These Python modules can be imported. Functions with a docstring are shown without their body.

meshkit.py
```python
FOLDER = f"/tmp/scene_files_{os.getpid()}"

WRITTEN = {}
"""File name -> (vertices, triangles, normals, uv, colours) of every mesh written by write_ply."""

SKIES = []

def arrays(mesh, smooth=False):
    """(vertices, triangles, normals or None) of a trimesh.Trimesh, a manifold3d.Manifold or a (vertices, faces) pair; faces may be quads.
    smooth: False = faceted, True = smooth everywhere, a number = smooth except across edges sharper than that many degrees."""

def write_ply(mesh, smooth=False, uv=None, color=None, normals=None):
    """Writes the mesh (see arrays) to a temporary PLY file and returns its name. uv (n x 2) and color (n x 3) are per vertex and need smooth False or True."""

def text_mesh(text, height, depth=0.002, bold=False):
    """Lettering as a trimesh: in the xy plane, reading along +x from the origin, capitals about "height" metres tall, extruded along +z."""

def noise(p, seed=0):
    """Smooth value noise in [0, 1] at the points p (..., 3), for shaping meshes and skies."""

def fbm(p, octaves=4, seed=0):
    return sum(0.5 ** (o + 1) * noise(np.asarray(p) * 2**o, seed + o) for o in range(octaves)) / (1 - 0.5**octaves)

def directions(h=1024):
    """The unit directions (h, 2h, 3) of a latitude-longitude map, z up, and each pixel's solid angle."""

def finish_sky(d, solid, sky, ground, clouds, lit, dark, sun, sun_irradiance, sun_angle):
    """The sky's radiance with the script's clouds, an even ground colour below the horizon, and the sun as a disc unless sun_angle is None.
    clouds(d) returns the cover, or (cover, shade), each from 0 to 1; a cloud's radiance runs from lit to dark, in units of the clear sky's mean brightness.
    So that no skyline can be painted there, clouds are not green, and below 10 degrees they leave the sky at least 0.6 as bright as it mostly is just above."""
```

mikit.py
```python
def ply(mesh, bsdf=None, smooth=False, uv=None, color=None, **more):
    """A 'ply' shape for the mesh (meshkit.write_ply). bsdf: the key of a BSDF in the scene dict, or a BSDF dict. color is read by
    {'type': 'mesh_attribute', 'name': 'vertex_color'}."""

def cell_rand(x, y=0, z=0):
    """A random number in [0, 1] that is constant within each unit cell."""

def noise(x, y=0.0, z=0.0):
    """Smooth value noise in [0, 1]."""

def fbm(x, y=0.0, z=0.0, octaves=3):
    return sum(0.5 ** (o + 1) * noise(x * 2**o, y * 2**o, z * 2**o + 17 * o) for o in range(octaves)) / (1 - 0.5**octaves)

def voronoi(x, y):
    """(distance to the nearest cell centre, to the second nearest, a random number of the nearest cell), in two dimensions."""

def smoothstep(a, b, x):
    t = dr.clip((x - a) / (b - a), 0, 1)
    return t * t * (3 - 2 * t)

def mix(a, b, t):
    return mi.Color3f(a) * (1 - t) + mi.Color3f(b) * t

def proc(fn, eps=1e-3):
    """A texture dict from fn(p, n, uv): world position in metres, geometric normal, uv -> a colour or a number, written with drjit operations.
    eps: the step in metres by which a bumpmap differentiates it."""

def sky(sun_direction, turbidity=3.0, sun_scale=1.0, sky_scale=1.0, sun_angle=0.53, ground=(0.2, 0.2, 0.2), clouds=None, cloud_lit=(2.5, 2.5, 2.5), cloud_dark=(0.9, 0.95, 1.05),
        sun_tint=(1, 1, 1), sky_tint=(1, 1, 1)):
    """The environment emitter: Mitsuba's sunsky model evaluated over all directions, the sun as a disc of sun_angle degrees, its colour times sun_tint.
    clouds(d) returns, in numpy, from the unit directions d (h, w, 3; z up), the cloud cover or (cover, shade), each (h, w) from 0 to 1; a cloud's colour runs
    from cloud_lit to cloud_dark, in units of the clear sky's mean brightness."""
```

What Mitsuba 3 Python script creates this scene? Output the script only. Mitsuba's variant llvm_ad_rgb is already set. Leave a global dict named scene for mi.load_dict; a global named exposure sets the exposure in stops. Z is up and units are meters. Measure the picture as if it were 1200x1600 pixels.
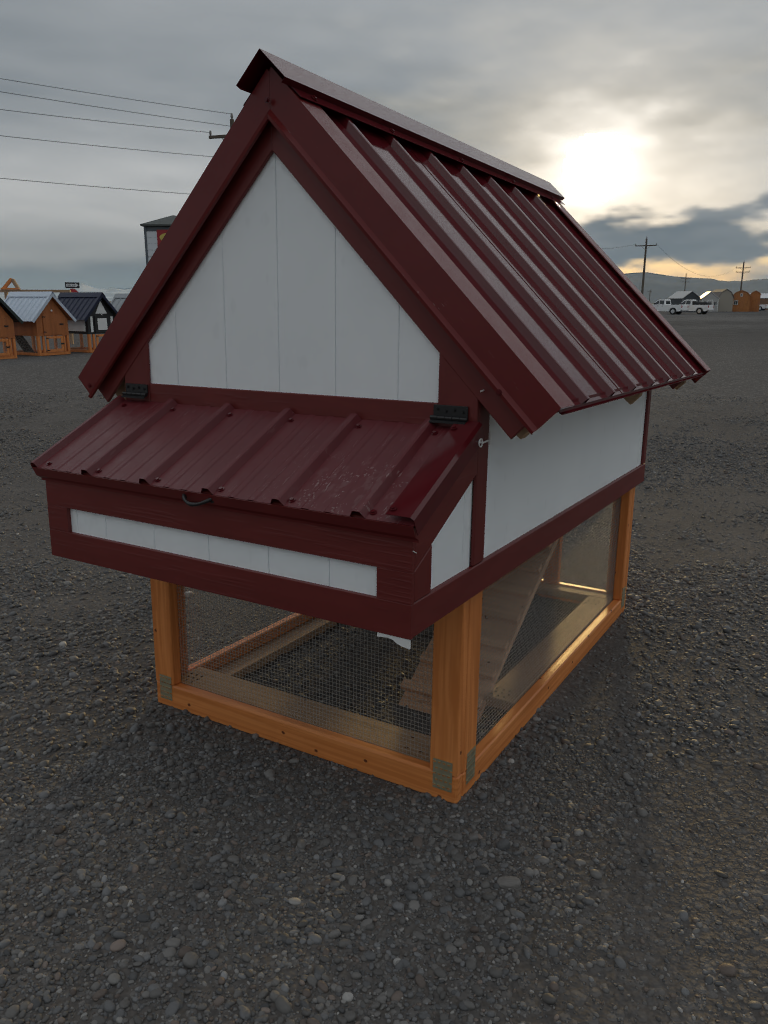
import math
import numpy as np, trimesh, shapely
import drjit as dr
import mitsuba as mi
import mikit, meshkit
from mikit import proc, noise, fbm, voronoi, cell_rand, smoothstep, mix
from shapely.geometry import Polygon, box as sbox
from trimesh.creation import extrude_polygon

T = mi.ScalarTransform4f
scene, labels = {}, {}
rng = np.random.default_rng(7)

# ---------------------------------------------------------------- camera
# the hen house stands in its own upright frame; the lot dips gently under it, so that frame is tipped 1.5 degrees
UP = np.array([0.00547116, -0.02574981, 0.99965345]); UP /= np.linalg.norm(UP)
E1 = np.array([1.0, 0, 0]) - UP[0] * UP; E1 /= np.linalg.norm(E1)
RW = np.array([E1, np.cross(UP, E1), UP])
M4 = np.eye(4); M4[:3, :3] = RW
COOP = T(M4.tolist())
CAM = RW @ np.array([0.83765, -1.84817, 1.34478])
FWD = RW @ np.array([-0.4943622, 0.8378126, -0.2316810])
CUP = RW @ np.array([-0.1285659, 0.1931236, 0.9727148])
scene['camera'] = {'type': 'perspective', 'fov': math.degrees(2 * math.atan(600 / 1239.0)), 'fov_axis': 'x', 'near_clip': 0.05, 'far_clip': 40000.0,
                   'to_world': T().look_at(origin=CAM.tolist(), target=(CAM + FWD).tolist(), up=CUP.tolist())}
exposure = 1.66

# ---------------------------------------------------------------- sky
SUN = np.array([-0.28570, 0.94700, 0.14688]); SUN /= np.linalg.norm(SUN)

def clouds(d):
    x, y, z = d[..., 0], d[..., 1], np.maximum(d[..., 2], 0)
    az = np.degrees(np.arctan2(x, y)); el = np.degrees(np.arcsin(np.clip(z, 0, 1)))
    th = np.degrees(np.arccos(np.clip(d @ SUN, -1, 1)))
    k = 1 / (z + 0.10)
    flat = np.stack([x * k, y * k, np.zeros_like(x)], -1)
    ang = np.stack([az / 9.0, el / 1.6, np.zeros_like(x)], -1)
    n1 = meshkit.fbm(flat * 1.1 + 3.1, 5, 3)
    n2 = meshkit.fbm(ang + np.stack([0 * x, 0.8 * meshkit.fbm(ang * 0.7, 3, 8), 0 * x], -1), 5, 5)
    n3 = meshkit.fbm(np.stack([az / 3.0, el / 0.9, 0 * x + 5], -1), 4, 11)
    low = np.exp(-(el / 16.0) ** 2)
    sm = lambda a, b, v: np.clip((v - a) / (b - a), 0, 1) ** 2 * (3 - 2 * np.clip((v - a) / (b - a), 0, 1))
    # everything in parts of the horizon's brightness: an overcast sky brightens upwards, thin streaks let more through
    over = 3.6 * np.sin(np.radians(el)) + 2.2 * np.sin(np.radians(el)) ** 2 + 2.3 * np.exp(-((el - 6.4) / 3.3) ** 2)
    streak = 1.5 * (n1 - 0.5) + 5.2 * (n2 - 0.45) * low
    # forward scattering in the thin cloud before the sun; cloud texture breaks the ring up
    dx, dy = (az + 16.8) * np.cos(np.radians(el)), el - 8.45
    te = np.sqrt((dx / (1.15 + 0.25 * np.sign(dx) * np.clip(np.abs(dx) / 6, 0, 1))) ** 2 + dy ** 2) * (1 + 0.85 * (n2 - 0.5) + 0.9 * (n3 - 0.5))
    te = np.where(th < 60, te, th)
    glow = 17 * np.exp(-te / 1.45) + 1.9 * np.exp(-te / 5.5) + 0.28 * np.exp(-(te / 15.0) ** 2) + 0.35 * np.exp(-(th / 34.0) ** 2)
    # a thick bank of cloud lies low under the sun, its edge ragged
    edge = 6.0 + 3.2 * (n2 - 0.5) + 5.0 * (n3 - 0.5) - 0.04 * np.abs(az + 14)
    under = 2.55 + 1.3 * (n2 - 0.5) + 1.7 * (n3 - 0.5) + 0.05 * (az + 8)
    bank = sm(-0.5, 1.2, edge - el) * sm(-0.2, 0.4, el - (under - 12 * (1 - sm(-20, -15, az)))) * sm(-36, -24, az) * (1 - 0.75 * sm(12, 40, az))
    gap = sm(0.25, -0.2, el - under) * sm(-19, -14, az) * (1 - sm(25, 45, az))
    veil = sm(3.1, 1.5, el + 1.6 * (n2 - 0.5)) * (1 - sm(-42, -26, az)) * sm(-130, -90, az)
    add = over + np.maximum(streak * (0.35 + 0.5 * np.clip(glow, 0, 2)), -0.25 - 0.5 * over) + glow * (1 - 0.95 * bank)
    add = add * (1 - 0.75 * bank) + bank * 1.0 * (n2 - 0.40) - 0.0 * veil
    add = add * (1 - 0.85 * veil)
    shade = 1 - np.maximum(add, -0.1) / 60.0
    holes = 0.5 * sm(25, 60, el) * sm(0.45, 0.6, n1)
    strip = gap * np.clip(0.36 + 1.3 * (n3 - 0.45) + 0.5 * (n2 - 0.5), 0, 0.7)
    thin = 0.22 * np.exp(-(te / 11.0) ** 2) * (1 - bank) * (1 - gap)
    return 1 - np.maximum(np.maximum(strip, thin), holes), np.clip(shade, 0, 1)

B = 0.96                                                       # brightness of the overcast at the horizon
scene['sky'] = mikit.sky(SUN.tolist(), turbidity=3.0, sun_scale=0.65, sky_scale=1.0, sun_angle=4.0, ground=(0.09, 0.09, 0.09), clouds=clouds,
                         cloud_lit=(58.8 * B, 57.3 * B, 55.6 * B), cloud_dark=(0.68 * B, 0.93 * B, 1.16 * B), sun_tint=(0.80, 1.0, 1.32))


# ---------------------------------------------------------------- helpers
def number(name):
    k, n = name, 0
    used = lambda q: q in scene or q in labels
    while used(k):
        n += 1; k = f'{name}_{n:03d}'
    return k

def thing(name, label, category, group=None):
    k = number(name)
    labels[k] = {'label': label, 'category': category}
    if group: labels[k]['group'] = group
    return k

def put(name, mesh, bsdf, parent=None, tw=None, smooth=False, label=None, kind=None, **more):
    k = number((parent + '__' if parent else '') + name)
    s = mikit.ply(mesh, bsdf, smooth=smooth, **more)
    if tw is not None: s['to_world'] = tw
    scene[k] = s
    if label or kind:
        labels[k] = {}
        if label: labels[k]['label'] = label
        if kind: labels[k]['kind'] = kind
    return k

cat = trimesh.util.concatenate
def hull(p): return trimesh.convex.convex_hull(np.asarray(p, float))

def bx(x0, x1, y0, y1, z0, z1, b=0.003):
    """box with chamfered edges"""
    lo, hi = np.array([x0, y0, z0], float), np.array([x1, y1, z1], float)
    b = min(b, 0.3 * (hi - lo).min())
    P = []
    for s in np.ndindex(2, 2, 2):
        c = np.where(s, hi, lo); inn = np.where(s, -b, b)
        for k in range(3):
            q = c + inn; q[k] = c[k]; P.append(q)
    return hull(P)

def frame(pts2, plane, a0, a1, b=0.002):
    """convex prism: 2-D polygon in a plane ('xz' pushed along y, 'yz' along x, 'xy' along z), edges chamfered"""
    poly = Polygon(pts2)
    inner = poly.buffer(-b, join_style=2) if b else poly
    P = []
    for pg, aa in ((poly, (a0 + b, a1 - b)), (inner, (a0, a1))):
        for u, v in list(pg.exterior.coords)[:-1]:
            for a in aa:
                P.append({'xz': (u, a, v), 'yz': (a, u, v), 'xy': (u, v, a)}[plane])
    return hull(P)

def extr(pg, plane, a0, a1):
    m = extrude_polygon(pg, a1 - a0, engine='earcut')
    v = np.array(m.vertices); u, w, a = v[:, 0], v[:, 1], v[:, 2] + a0
    vv = {'xz': np.stack([u, a, w], 1), 'yz': np.stack([a, u, w], 1), 'xy': np.stack([u, w, a], 1)}[plane]
    f = np.array(m.faces)
    if plane == 'xz': f = f[:, ::-1]
    return trimesh.Trimesh(vv, f, process=False)

def tube(pts, r, n=8):
    pts = np.asarray(pts, float); r = np.broadcast_to(r, len(pts))
    tan = np.gradient(pts, axis=0); tan /= np.linalg.norm(tan, axis=1, keepdims=True)
    ref = np.array([0.31, 0.17, 0.93]); V = []
    for p, t, q in zip(pts, tan, r):
        a = np.cross(t, ref); a /= np.linalg.norm(a); b = np.cross(t, a)
        for i in range(n):
            w = 2 * math.pi * i / n
            V.append(p + q * (math.cos(w) * a + math.sin(w) * b))
    F = []
    for i in range(len(pts) - 1):
        for j in range(n):
            a, b_ = i * n + j, i * n + (j + 1) % n
            F += [(a, b_, a + n), (b_, b_ + n, a + n)]
    V += [pts[0], pts[-1]]; c0, c1 = len(V) - 2, len(V) - 1; e = (len(pts) - 1) * n
    for j in range(n):
        F += [(c0, (j + 1) % n, j), (c1, e + j, e + (j + 1) % n)]
    m = trimesh.Trimesh(np.array(V), np.array(F), process=False)
    if m.volume < 0: m.invert()
    return m

def sheet(profile, o, du, dn, dl, length, t=0.0014):
    """bent sheet metal: profile (u, h) in the du/dn plane, drawn along dl"""
    o, du, dn, dl = (np.asarray(v, float) for v in (o, du, dn, dl))
    pr = np.asarray(profile, float)
    d = np.gradient(pr, axis=0); d /= np.linalg.norm(d, axis=1, keepdims=True)
    off = pr + t * np.stack([d[:, 1], -d[:, 0]], 1)
    V = []
    for a in (0, length):
        for q in (pr, off):
            V += [o + u * du + h * dn + a * dl for u, h in q]
    n = len(pr); F = []
    def quad(a, b, c, e): F.extend([(a, b, c), (a, c, e)])
    for i in range(n - 1):
        quad(i, i + 1, 2 * n + i + 1, 2 * n + i)                 # top
        quad(n + i + 1, n + i, 3 * n + i, 3 * n + i + 1)         # under
        quad(i + 1, i, n + i, n + i + 1)                         # end
        quad(2 * n + i, 2 * n + i + 1, 3 * n + i + 1, 3 * n + i)
    for i in (0, n - 1):
        quad(i, 2 * n + i, 3 * n + i, n + i)
    m = trimesh.Trimesh(np.array(V), np.array(F), process=False)
    trimesh.repair.fix_normals(m)
    return m

def rect_wires(xs, ys, place, r=0.00045, rv=None):
    """square-section wires, place(u, v, w) -> 3-D"""
    bars = []
    u0, u1, v0, v1 = xs[0], xs[-1], ys[0], ys[-1]
    rv = rv or r
    for u in xs: bars.append((u - rv, u + rv, v0, v1, -rv, rv))
    for v in ys: bars.append((u0, u1, v - r, v + r, r * 0.9, r * 2.9))
    B = np.array(bars); unit = trimesh.creation.box((1, 1, 1)); uv, uf = unit.vertices + 0.5, unit.faces
    V = np.stack([B[:, None, 0] + uv[None, :, 0] * (B[:, 1] - B[:, 0])[:, None], B[:, None, 2] + uv[None, :, 1] * (B[:, 3] - B[:, 2])[:, None],
                  B[:, None, 4] + uv[None, :, 2] * (B[:, 5] - B[:, 4])[:, None]], -1).reshape(-1, 3)
    Fc = (uf[None] + (np.arange(len(B)) * 8)[:, None, None]).reshape(-1, 3)
    V = np.stack(place(V[:, 0], V[:, 1], V[:, 2]), -1)
    return trimesh.Trimesh(V, Fc, process=False)

# ---------------------------------------------------------------- materials
def principled(color, rough=0.5, metal=0.0, **more):
    c = color if isinstance(color, dict) else {'type': 'rgb', 'value': list(color)}
    return {'type': 'twosided', 'b': {'type': 'principled', 'base_color': c, 'roughness': rough, 'metallic': metal, **more}}

def bumped(inner, fn, scale, eps=1e-3):
    return {'type': 'twosided', 'b': {'type': 'bumpmap', 'tex': proc(fn, eps), 'scale': scale, 'inner': inner['b']}}

AX = {'x': lambda p: (p.x, p.y, p.z), 'y': lambda p: (p.y, p.x, p.z), 'z': lambda p: (p.z, p.x, p.y),
      'r': lambda p: ((p.x - p.z) * 0.7071, p.y, (p.x + p.z) * 0.7071), 'l': lambda p: ((p.x + p.z) * 0.7071, p.y, (p.x - p.z) * 0.7071)}

def grain_h(ax):            # embossed cedar grain of the sheet siding boards
    def f(p, n, uv):
        a, b, c = AX[ax](p)
        w = fbm(a * 5.0, b * 14.0, c * 14.0, octaves=2)
        s = fbm(a * 9.0 + 3.0 * w, (b + 0.012 * w) * 190.0, (c + 0.012 * w) * 190.0, octaves=2)
        return smoothstep(0.52, 0.72, s) * smoothstep(0.35, 0.62, fbm(a * 4.0, b * 22.0, c * 22.0 + 7.0, octaves=2))
    return f

def red_paint(ax):
    def col(p, n, uv):
        a, b, c = AX[ax](p)
        v = fbm(a * 7.0, b * 24.0, c * 24.0, octaves=3)
        s = noise(a * 420.0, b * 420.0, c * 420.0)
        return mix((0.112, 0.0135, 0.012), (0.150, 0.021, 0.019), v) * (0.94 + 0.12 * s)
    return bumped(principled(proc(col), 0.42, specular=0.45), grain_h(ax), 0.00045, 6e-4)

for ax in 'xyzrl': scene['red_paint_' + ax] = red_paint(ax)

def white_paint():
    def col(p, n, uv):
        v = fbm(p.x * 9.0, p.y * 9.0, p.z * 4.0, octaves=3)
        st = smoothstep(0.66, 0.8, fbm(p.x * 31.0, p.y * 31.0, p.z * 13.0, octaves=3))
        return mix((0.79, 0.83, 0.85), (0.84, 0.875, 0.89), v) * (1 - 0.04 * st)
    def h(p, n, uv):
        w = fbm(p.z * 6.0, p.x * 16.0, p.y * 16.0, octaves=2)
        return fbm(p.z * 12.0 + 2 * w, (p.x + 0.01 * w) * 170.0, (p.y + 0.01 * w) * 170.0, octaves=2)
    return bumped(principled(proc(col), 0.5, specular=0.4), h, 0.00022, 6e-4)
scene['white_paint'] = white_paint()
scene['white_plain'] = principled((0.74, 0.75, 0.74), 0.5)

def red_metal():
    def col(p, n, uv):
        v = fbm(p.x * 11.0, p.y * 11.0, p.z * 11.0, octaves=3)
        return mix((0.078, 0.007, 0.010), (0.098, 0.010, 0.014), v)
    def ro(p, n, uv):
        return 0.06 + 0.05 * fbm(p.x * 23.0, p.y * 23.0, p.z * 23.0, octaves=2)
    return principled(proc(col), proc(ro), specular=0.45)
scene['red_metal'] = red_metal()
def rake_metal():           # trim sheet, scraped in places along its hem
    def col(p, n, uv):
        v = fbm(p.x * 11.0, p.y * 11.0, p.z * 11.0, octaves=3)
        base = mix((0.118, 0.013, 0.014), (0.145, 0.018, 0.018), v)
        along, across = (p.x - p.z) * 0.7071, (p.x + p.z) * 0.7071
        line = smoothstep(0.75, 0.83, fbm(along * 60.0, across * 300.0, 3.0, octaves=2)) * smoothstep(0.60, 0.70, noise(along * 9.0, across * 40.0, 5.0))
        hem = dr.exp(-dr.square((p.x + p.z - 1.305) / 0.022))          # where ladders and straps rubbed the right hem
        return mix(base, (0.36, 0.29, 0.29), 0.5 * line * hem)
    def ro(p, n, uv):
        return 0.24 + 0.10 * fbm(p.x * 23.0, p.y * 23.0, p.z * 23.0, octaves=2)
    return principled(proc(col), proc(ro), specular=0.32)
scene['rake_metal'] = rake_metal()

def red_metal_scuffed():    # lid sheet with pale scratches and dried splashes near its right half
    def col(p, n, uv):
        v = fbm(p.x * 11.0, p.y * 11.0, p.z * 11.0, octaves=3)
        base = mix((0.095, 0.011, 0.015), (0.120, 0.016, 0.021), v)
        near = dr.exp(-(dr.square((p.x + 0.17) / 0.16) + dr.square((p.y + 0.27) / 0.10)))
        sp = smoothstep(0.76, 0.84, noise(p.x * 230.0, p.y * 200.0, 3.0)) * smoothstep(0.50, 0.60, fbm(p.x * 30.0, p.y * 30.0, 9.0, octaves=2))
        sp2 = smoothstep(0.72, 0.80, fbm(p.x * 260.0, p.y * 30.0, 1.0, octaves=2)) * smoothstep(0.55, 0.65, noise(p.x * 22.0, p.y * 9.0, 5.0))
        haze = smoothstep(0.55, 0.75, fbm(p.x * 60.0, p.y * 40.0, 2.0, octaves=3))
        m = dr.minimum(1.0, near * (0.30 * sp + 0.26 * sp2 + 0.08 * haze) + 0.05 * sp2)
        return mix(base, (0.50, 0.44, 0.42), m)
    def ro(p, n, uv):
        return 0.34 + 0.16 * fbm(p.x * 23.0, p.y * 23.0, p.z * 23.0, octaves=2)
    return principled(proc(col), proc(ro), specular=0.5, clearcoat=0.15, clearcoat_gloss=0.6)
scene['red_metal_scuffed'] = red_metal_scuffed()

def wood(ax, c0, c1, dark, rough=0.5):
    def col(p, n, uv):
        a, b, c = AX[ax](p)
        w = fbm(a * 2.2, b * 9.0, c * 9.0, octaves=2)
        g = fbm(a * 2.5, (b + 0.02 * w) * 95.0, (c + 0.02 * w) * 95.0, octaves=3)
        base = mix(c0, c1, smoothstep(0.25, 0.75, g))
        base = mix(base, mi.Color3f(c0) * 0.82, smoothstep(0.58, 0.72, fbm(a * 1.6, b * 14.0, c * 14.0 + 4.0, octaves=2)) * 0.6)
        k1, k2, r = voronoi(a * 7.0 + 0.3 * w, (b + c) * 9.0)
        kn = smoothstep(0.06, 0.03, k1) * smoothstep(0.62, 0.66, r)
        return mix(base, dark, kn)
    return principled(proc(col), rough, specular=0.4)
for ax in 'xyz':
    scene['stain_' + ax] = wood(ax, (0.60, 0.195, 0.050), (0.73, 0.270, 0.082), (0.16, 0.05, 0.02), 0.40)
    scene['pine_' + ax] = wood(ax, (0.31, 0.195, 0.115), (0.40, 0.265, 0.165), (0.12, 0.06, 0.03), 0.65)
scene['pine_ramp'] = wood('x', (0.50, 0.30, 0.185), (0.62, 0.40, 0.26), (0.13, 0.06, 0.03), 0.65)
scene['galvanised'] = principled((0.42, 0.40, 0.36), 0.42, 0.85)
scene['wire'] = principled((0.38, 0.36, 0.33), 0.65, 0.2)
def plate_col(p, n, uv):
    v = fbm(p.x * 60.0, p.y * 60.0, p.z * 60.0, octaves=3)
    return mix((0.36, 0.34, 0.23), (0.52, 0.49, 0.34), v)
scene['plate_metal'] = principled(proc(plate_col), 0.48, 0.7)
scene['black_metal'] = principled((0.012, 0.012, 0.013), 0.42)
scene['steel'] = principled((0.75, 0.75, 0.74), 0.35, 0.35)
scene['dark_hole'] = principled((0.03, 0.02, 0.012), 0.9)
scene['underlay'] = principled((0.20, 0.145, 0.085), 0.8)

# ---------------------------------------------------------------- ground
def terrain(x, y):
    x, y = np.asarray(x, float), np.asarray(y, float)
    plane = -(UP[0] * 0 + M4[2, 0] * 0) + (RW[2, 0] * x + RW[2, 1] * y)      # height of the hen house's own floor plane
    r = np.hypot(x + 0.5, y - 0.6)
    w = np.clip((9.0 - r) / 6.0, 0, 1); w = w * w * (3 - 2 * w)
    pts = np.stack([x, y, 0 * x], -1)
    lump = (meshkit.fbm(pts * 0.55 + 11, 4, 21) - 0.5) * 0.05
    keep = np.clip((np.maximum(np.abs(x + 0.6) - 0.62, np.abs(y - 0.94) - 0.96)) / 0.5, 0, 1)
    return plane * w + lump * np.maximum(keep, 0.12) * np.clip((60 - r) / 30, 0, 1) + 0.003

def bare(x, y):                                    # 0 loose gravel .. 1 packed dirt
    pts = np.stack([x, y, 0 * np.asarray(x)], -1)
    a = meshkit.fbm(pts * np.array([1.3, 0.9, 1]) + 5.0, 4, 31)
    return np.clip((a - 0.46) / 0.15, 0, 1)

R = np.concatenate([np.geomspace(0.25, 14, 150), np.geomspace(14.6, 11500, 60)])
NA = 300
aa = np.linspace(0, 2 * math.pi, NA, endpoint=False)
gx = (R[:, None] * np.cos(aa)).ravel() + 0.2; gy = (R[:, None] * np.sin(aa)).ravel() - 0.2
gx, gy = np.append(gx, 0.2), np.append(gy, -0.2)
gv = np.stack([gx, gy, terrain(gx, gy)], 1)
i, j = np.meshgrid(np.arange(len(R) - 1), np.arange(NA), indexing='ij')
a0 = (i * NA + j).ravel(); a1 = (i * NA + (j + 1) % NA).ravel()
gf = np.concatenate([np.stack([a0, a0 + NA, a1 + NA], 1), np.stack([a0, a1 + NA, a1], 1), [[len(gx) - 1, k, (k + 1) % NA] for k in range(NA)]])

def ground_col(p, n, uv):
    dist = dr.sqrt(p.x * p.x + p.y * p.y)
    far = smoothstep(6.0, 14.0, dist)
    big = fbm(p.x * 0.35, p.y * 0.35, 1.0, octaves=4)
    med = fbm(p.x * 3.0, p.y * 3.0, 2.0, octaves=3)
    k1, k2, r = voronoi(p.x * 42.0, p.y * 42.0)
    q1, q2, qr = voronoi(p.x * 17.0, p.y * 17.0)
    dirt = mix((0.072, 0.065, 0.059), (0.122, 0.111, 0.102), med) * (0.75 + 0.5 * noise(p.x * 170.0, p.y * 170.0, 3.0))
    peb = mix((0.07, 0.07, 0.072), (0.24, 0.235, 0.23), r * r)
    gravel = mix(dirt, peb, smoothstep(0.50, 0.42, k1)) * (0.8 + 0.4 * big)
    chips = mix(dirt, mix((0.07, 0.07, 0.07), (0.25, 0.247, 0.24), qr * qr), smoothstep(0.50, 0.44, q1))
    near = mix(mix(dirt, gravel, 0.35), mix(gravel, chips, 0.6), far)
    lot = mix((0.082, 0.081, 0.080), (0.130, 0.128, 0.126), smoothstep(0.35, 0.65, fbm(p.x * 0.09, p.y * 0.05, 4.0, octaves=4))) * (0.55 + 0.9 * fbm(p.x * 2.6, p.y * 2.6, 9.0, octaves=4))
    c = mix(near, lot, smoothstep(16.0, 50.0, dist))
    field = mix((0.17, 0.135, 0.085), (0.24, 0.19, 0.125), fbm(p.x * 0.01, p.y * 0.004, 2.0, octaves=3))
    edge = 185.0 + 40.0 * noise(p.x * 0.01, p.y * 0.01, 7.0)
    return mix(c, field, smoothstep(edge, edge + 12.0, dist))

def ground_h(p, n, uv):
    k1, k2, r = voronoi(p.x * 42.0, p.y * 42.0)
    dist = dr.sqrt(p.x * p.x + p.y * p.y)
    k3, k4, r2 = voronoi(p.x * 13.0, p.y * 13.0)
    return (1 - dr.minimum(1.0, k1 * 1.6)) * (0.4 + 0.6 * r) * 0.010 + 0.018 * (1 - dr.minimum(1.0, k3 * 1.3)) * smoothstep(9.0, 16.0, dist) * r2 + 0.004 * noise(p.x * 210.0, p.y * 210.0, 2.0)
scene['ground_material'] = bumped(principled(proc(ground_col), 0.85, specular=0.25), ground_h, 1.0, 2e-3)
put('ground', trimesh.Trimesh(gv, gf, process=False), 'ground_material', smooth=True, kind='structure')

# gravel: loose pebbles half sunk in the dirt, near ones finer
def pebble_set(n, rmin, rmax, subdiv, seed, spread):
    g = np.random.default_rng(seed)
    ang0 = math.atan2(FWD[1], FWD[0])
    th = ang0 + g.uniform(-spread, spread, n); rr = np.sqrt(g.uniform(rmin ** 2, rmax ** 2, n))
    if rmax > 9: rr = np.where(g.uniform(size=n) < np.clip((rr - 8) / 6, 0, 1), 5.2 + (rr - 5.2) * g.uniform(0.1, 1, n), rr)    # thins out into the distance
    return CAM[0] + rr * np.cos(th), CAM[1] + rr * np.sin(th), rr

def pebbles(n, rmin, rmax, subdiv, seed, spread, med, sig, lo, hi):
    g = np.random.default_rng(seed + 1000)
    x, y, rr = pebble_set(n, rmin, rmax, subdiv, seed, spread)
    b = bare(x, y)
    size = np.clip(np.exp(g.normal(math.log(med), sig, n)), lo, hi)
    keep = g.uniform(size=n) > b * np.where(size > 1.25 * med, 0.93, 0.72)
    x, y, size, b = x[keep], y[keep], size[keep], b[keep]
    n = len(x)
    base = trimesh.creation.icosphere(subdivisions=subdiv, radius=1.0) if subdiv >= 0 else trimesh.convex.convex_hull(np.array([(1, 0, 0), (-1, 0, 0), (0, 1, 0), (0, -1, 0), (0, 0, 1), (0, 0, -1)], float))
    bv, bf = np.array(base.vertices), np.array(base.faces)
    var = []
    for k in range(24):                             # rounded river stones, each bent its own way
        q = bv * (1 + 0.34 * (meshkit.fbm(bv * 1.1 + 7.3 * k, 2, k) - 0.5))[:, None]
        q = np.sign(q) * np.abs(q) ** g.uniform(0.8, 1.0)
        var.append(q)
    var = np.array(var)[g.integers(0, 24, n)]
    sc = np.stack([size * g.uniform(0.95, 1.45, n), size * g.uniform(0.75, 1.05, n), size * g.uniform(0.45, 0.85, n)], 1)
    v = var * sc[:, None]
    az, ti, tj = g.uniform(0, 6.283, n), g.normal(0, 0.30, n), g.normal(0, 0.30, n)
    def rot(v, a, i, j):
        c, s = np.cos(a)[:, None], np.sin(a)[:, None]
        o = v.copy(); o[..., i] = c * v[..., i] - s * v[..., j]; o[..., j] = s * v[..., i] + c * v[..., j]
        return o
    v = rot(rot(rot(v, ti, 0, 2), tj, 1, 2), az, 0, 1)
    z = terrain(x, y) + sc[:, 2] * g.uniform(-0.25, 0.55, n) * (1 - 0.6 * b)
    v += np.stack([x, y, z], 1)[:, None]
    kind = g.uniform(size=n); tone = np.exp(g.normal(-0.22, 0.26, n))[:, None]
    col = np.where((kind < 0.08)[:, None], [0.150, 0.122, 0.106], np.where((kind > 0.955)[:, None], [0.24, 0.235, 0.225], np.where((kind > 0.55)[:, None], [0.128, 0.130, 0.133], [0.148, 0.143, 0.137]))) * tone
    f = (bf[None] + (np.arange(n) * len(bv))[:, None, None]).reshape(-1, 3)
    return trimesh.Trimesh(v.reshape(-1, 3), f, process=False), np.repeat(np.clip(col, 0.02, 0.4), len(bv), 0)

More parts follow.
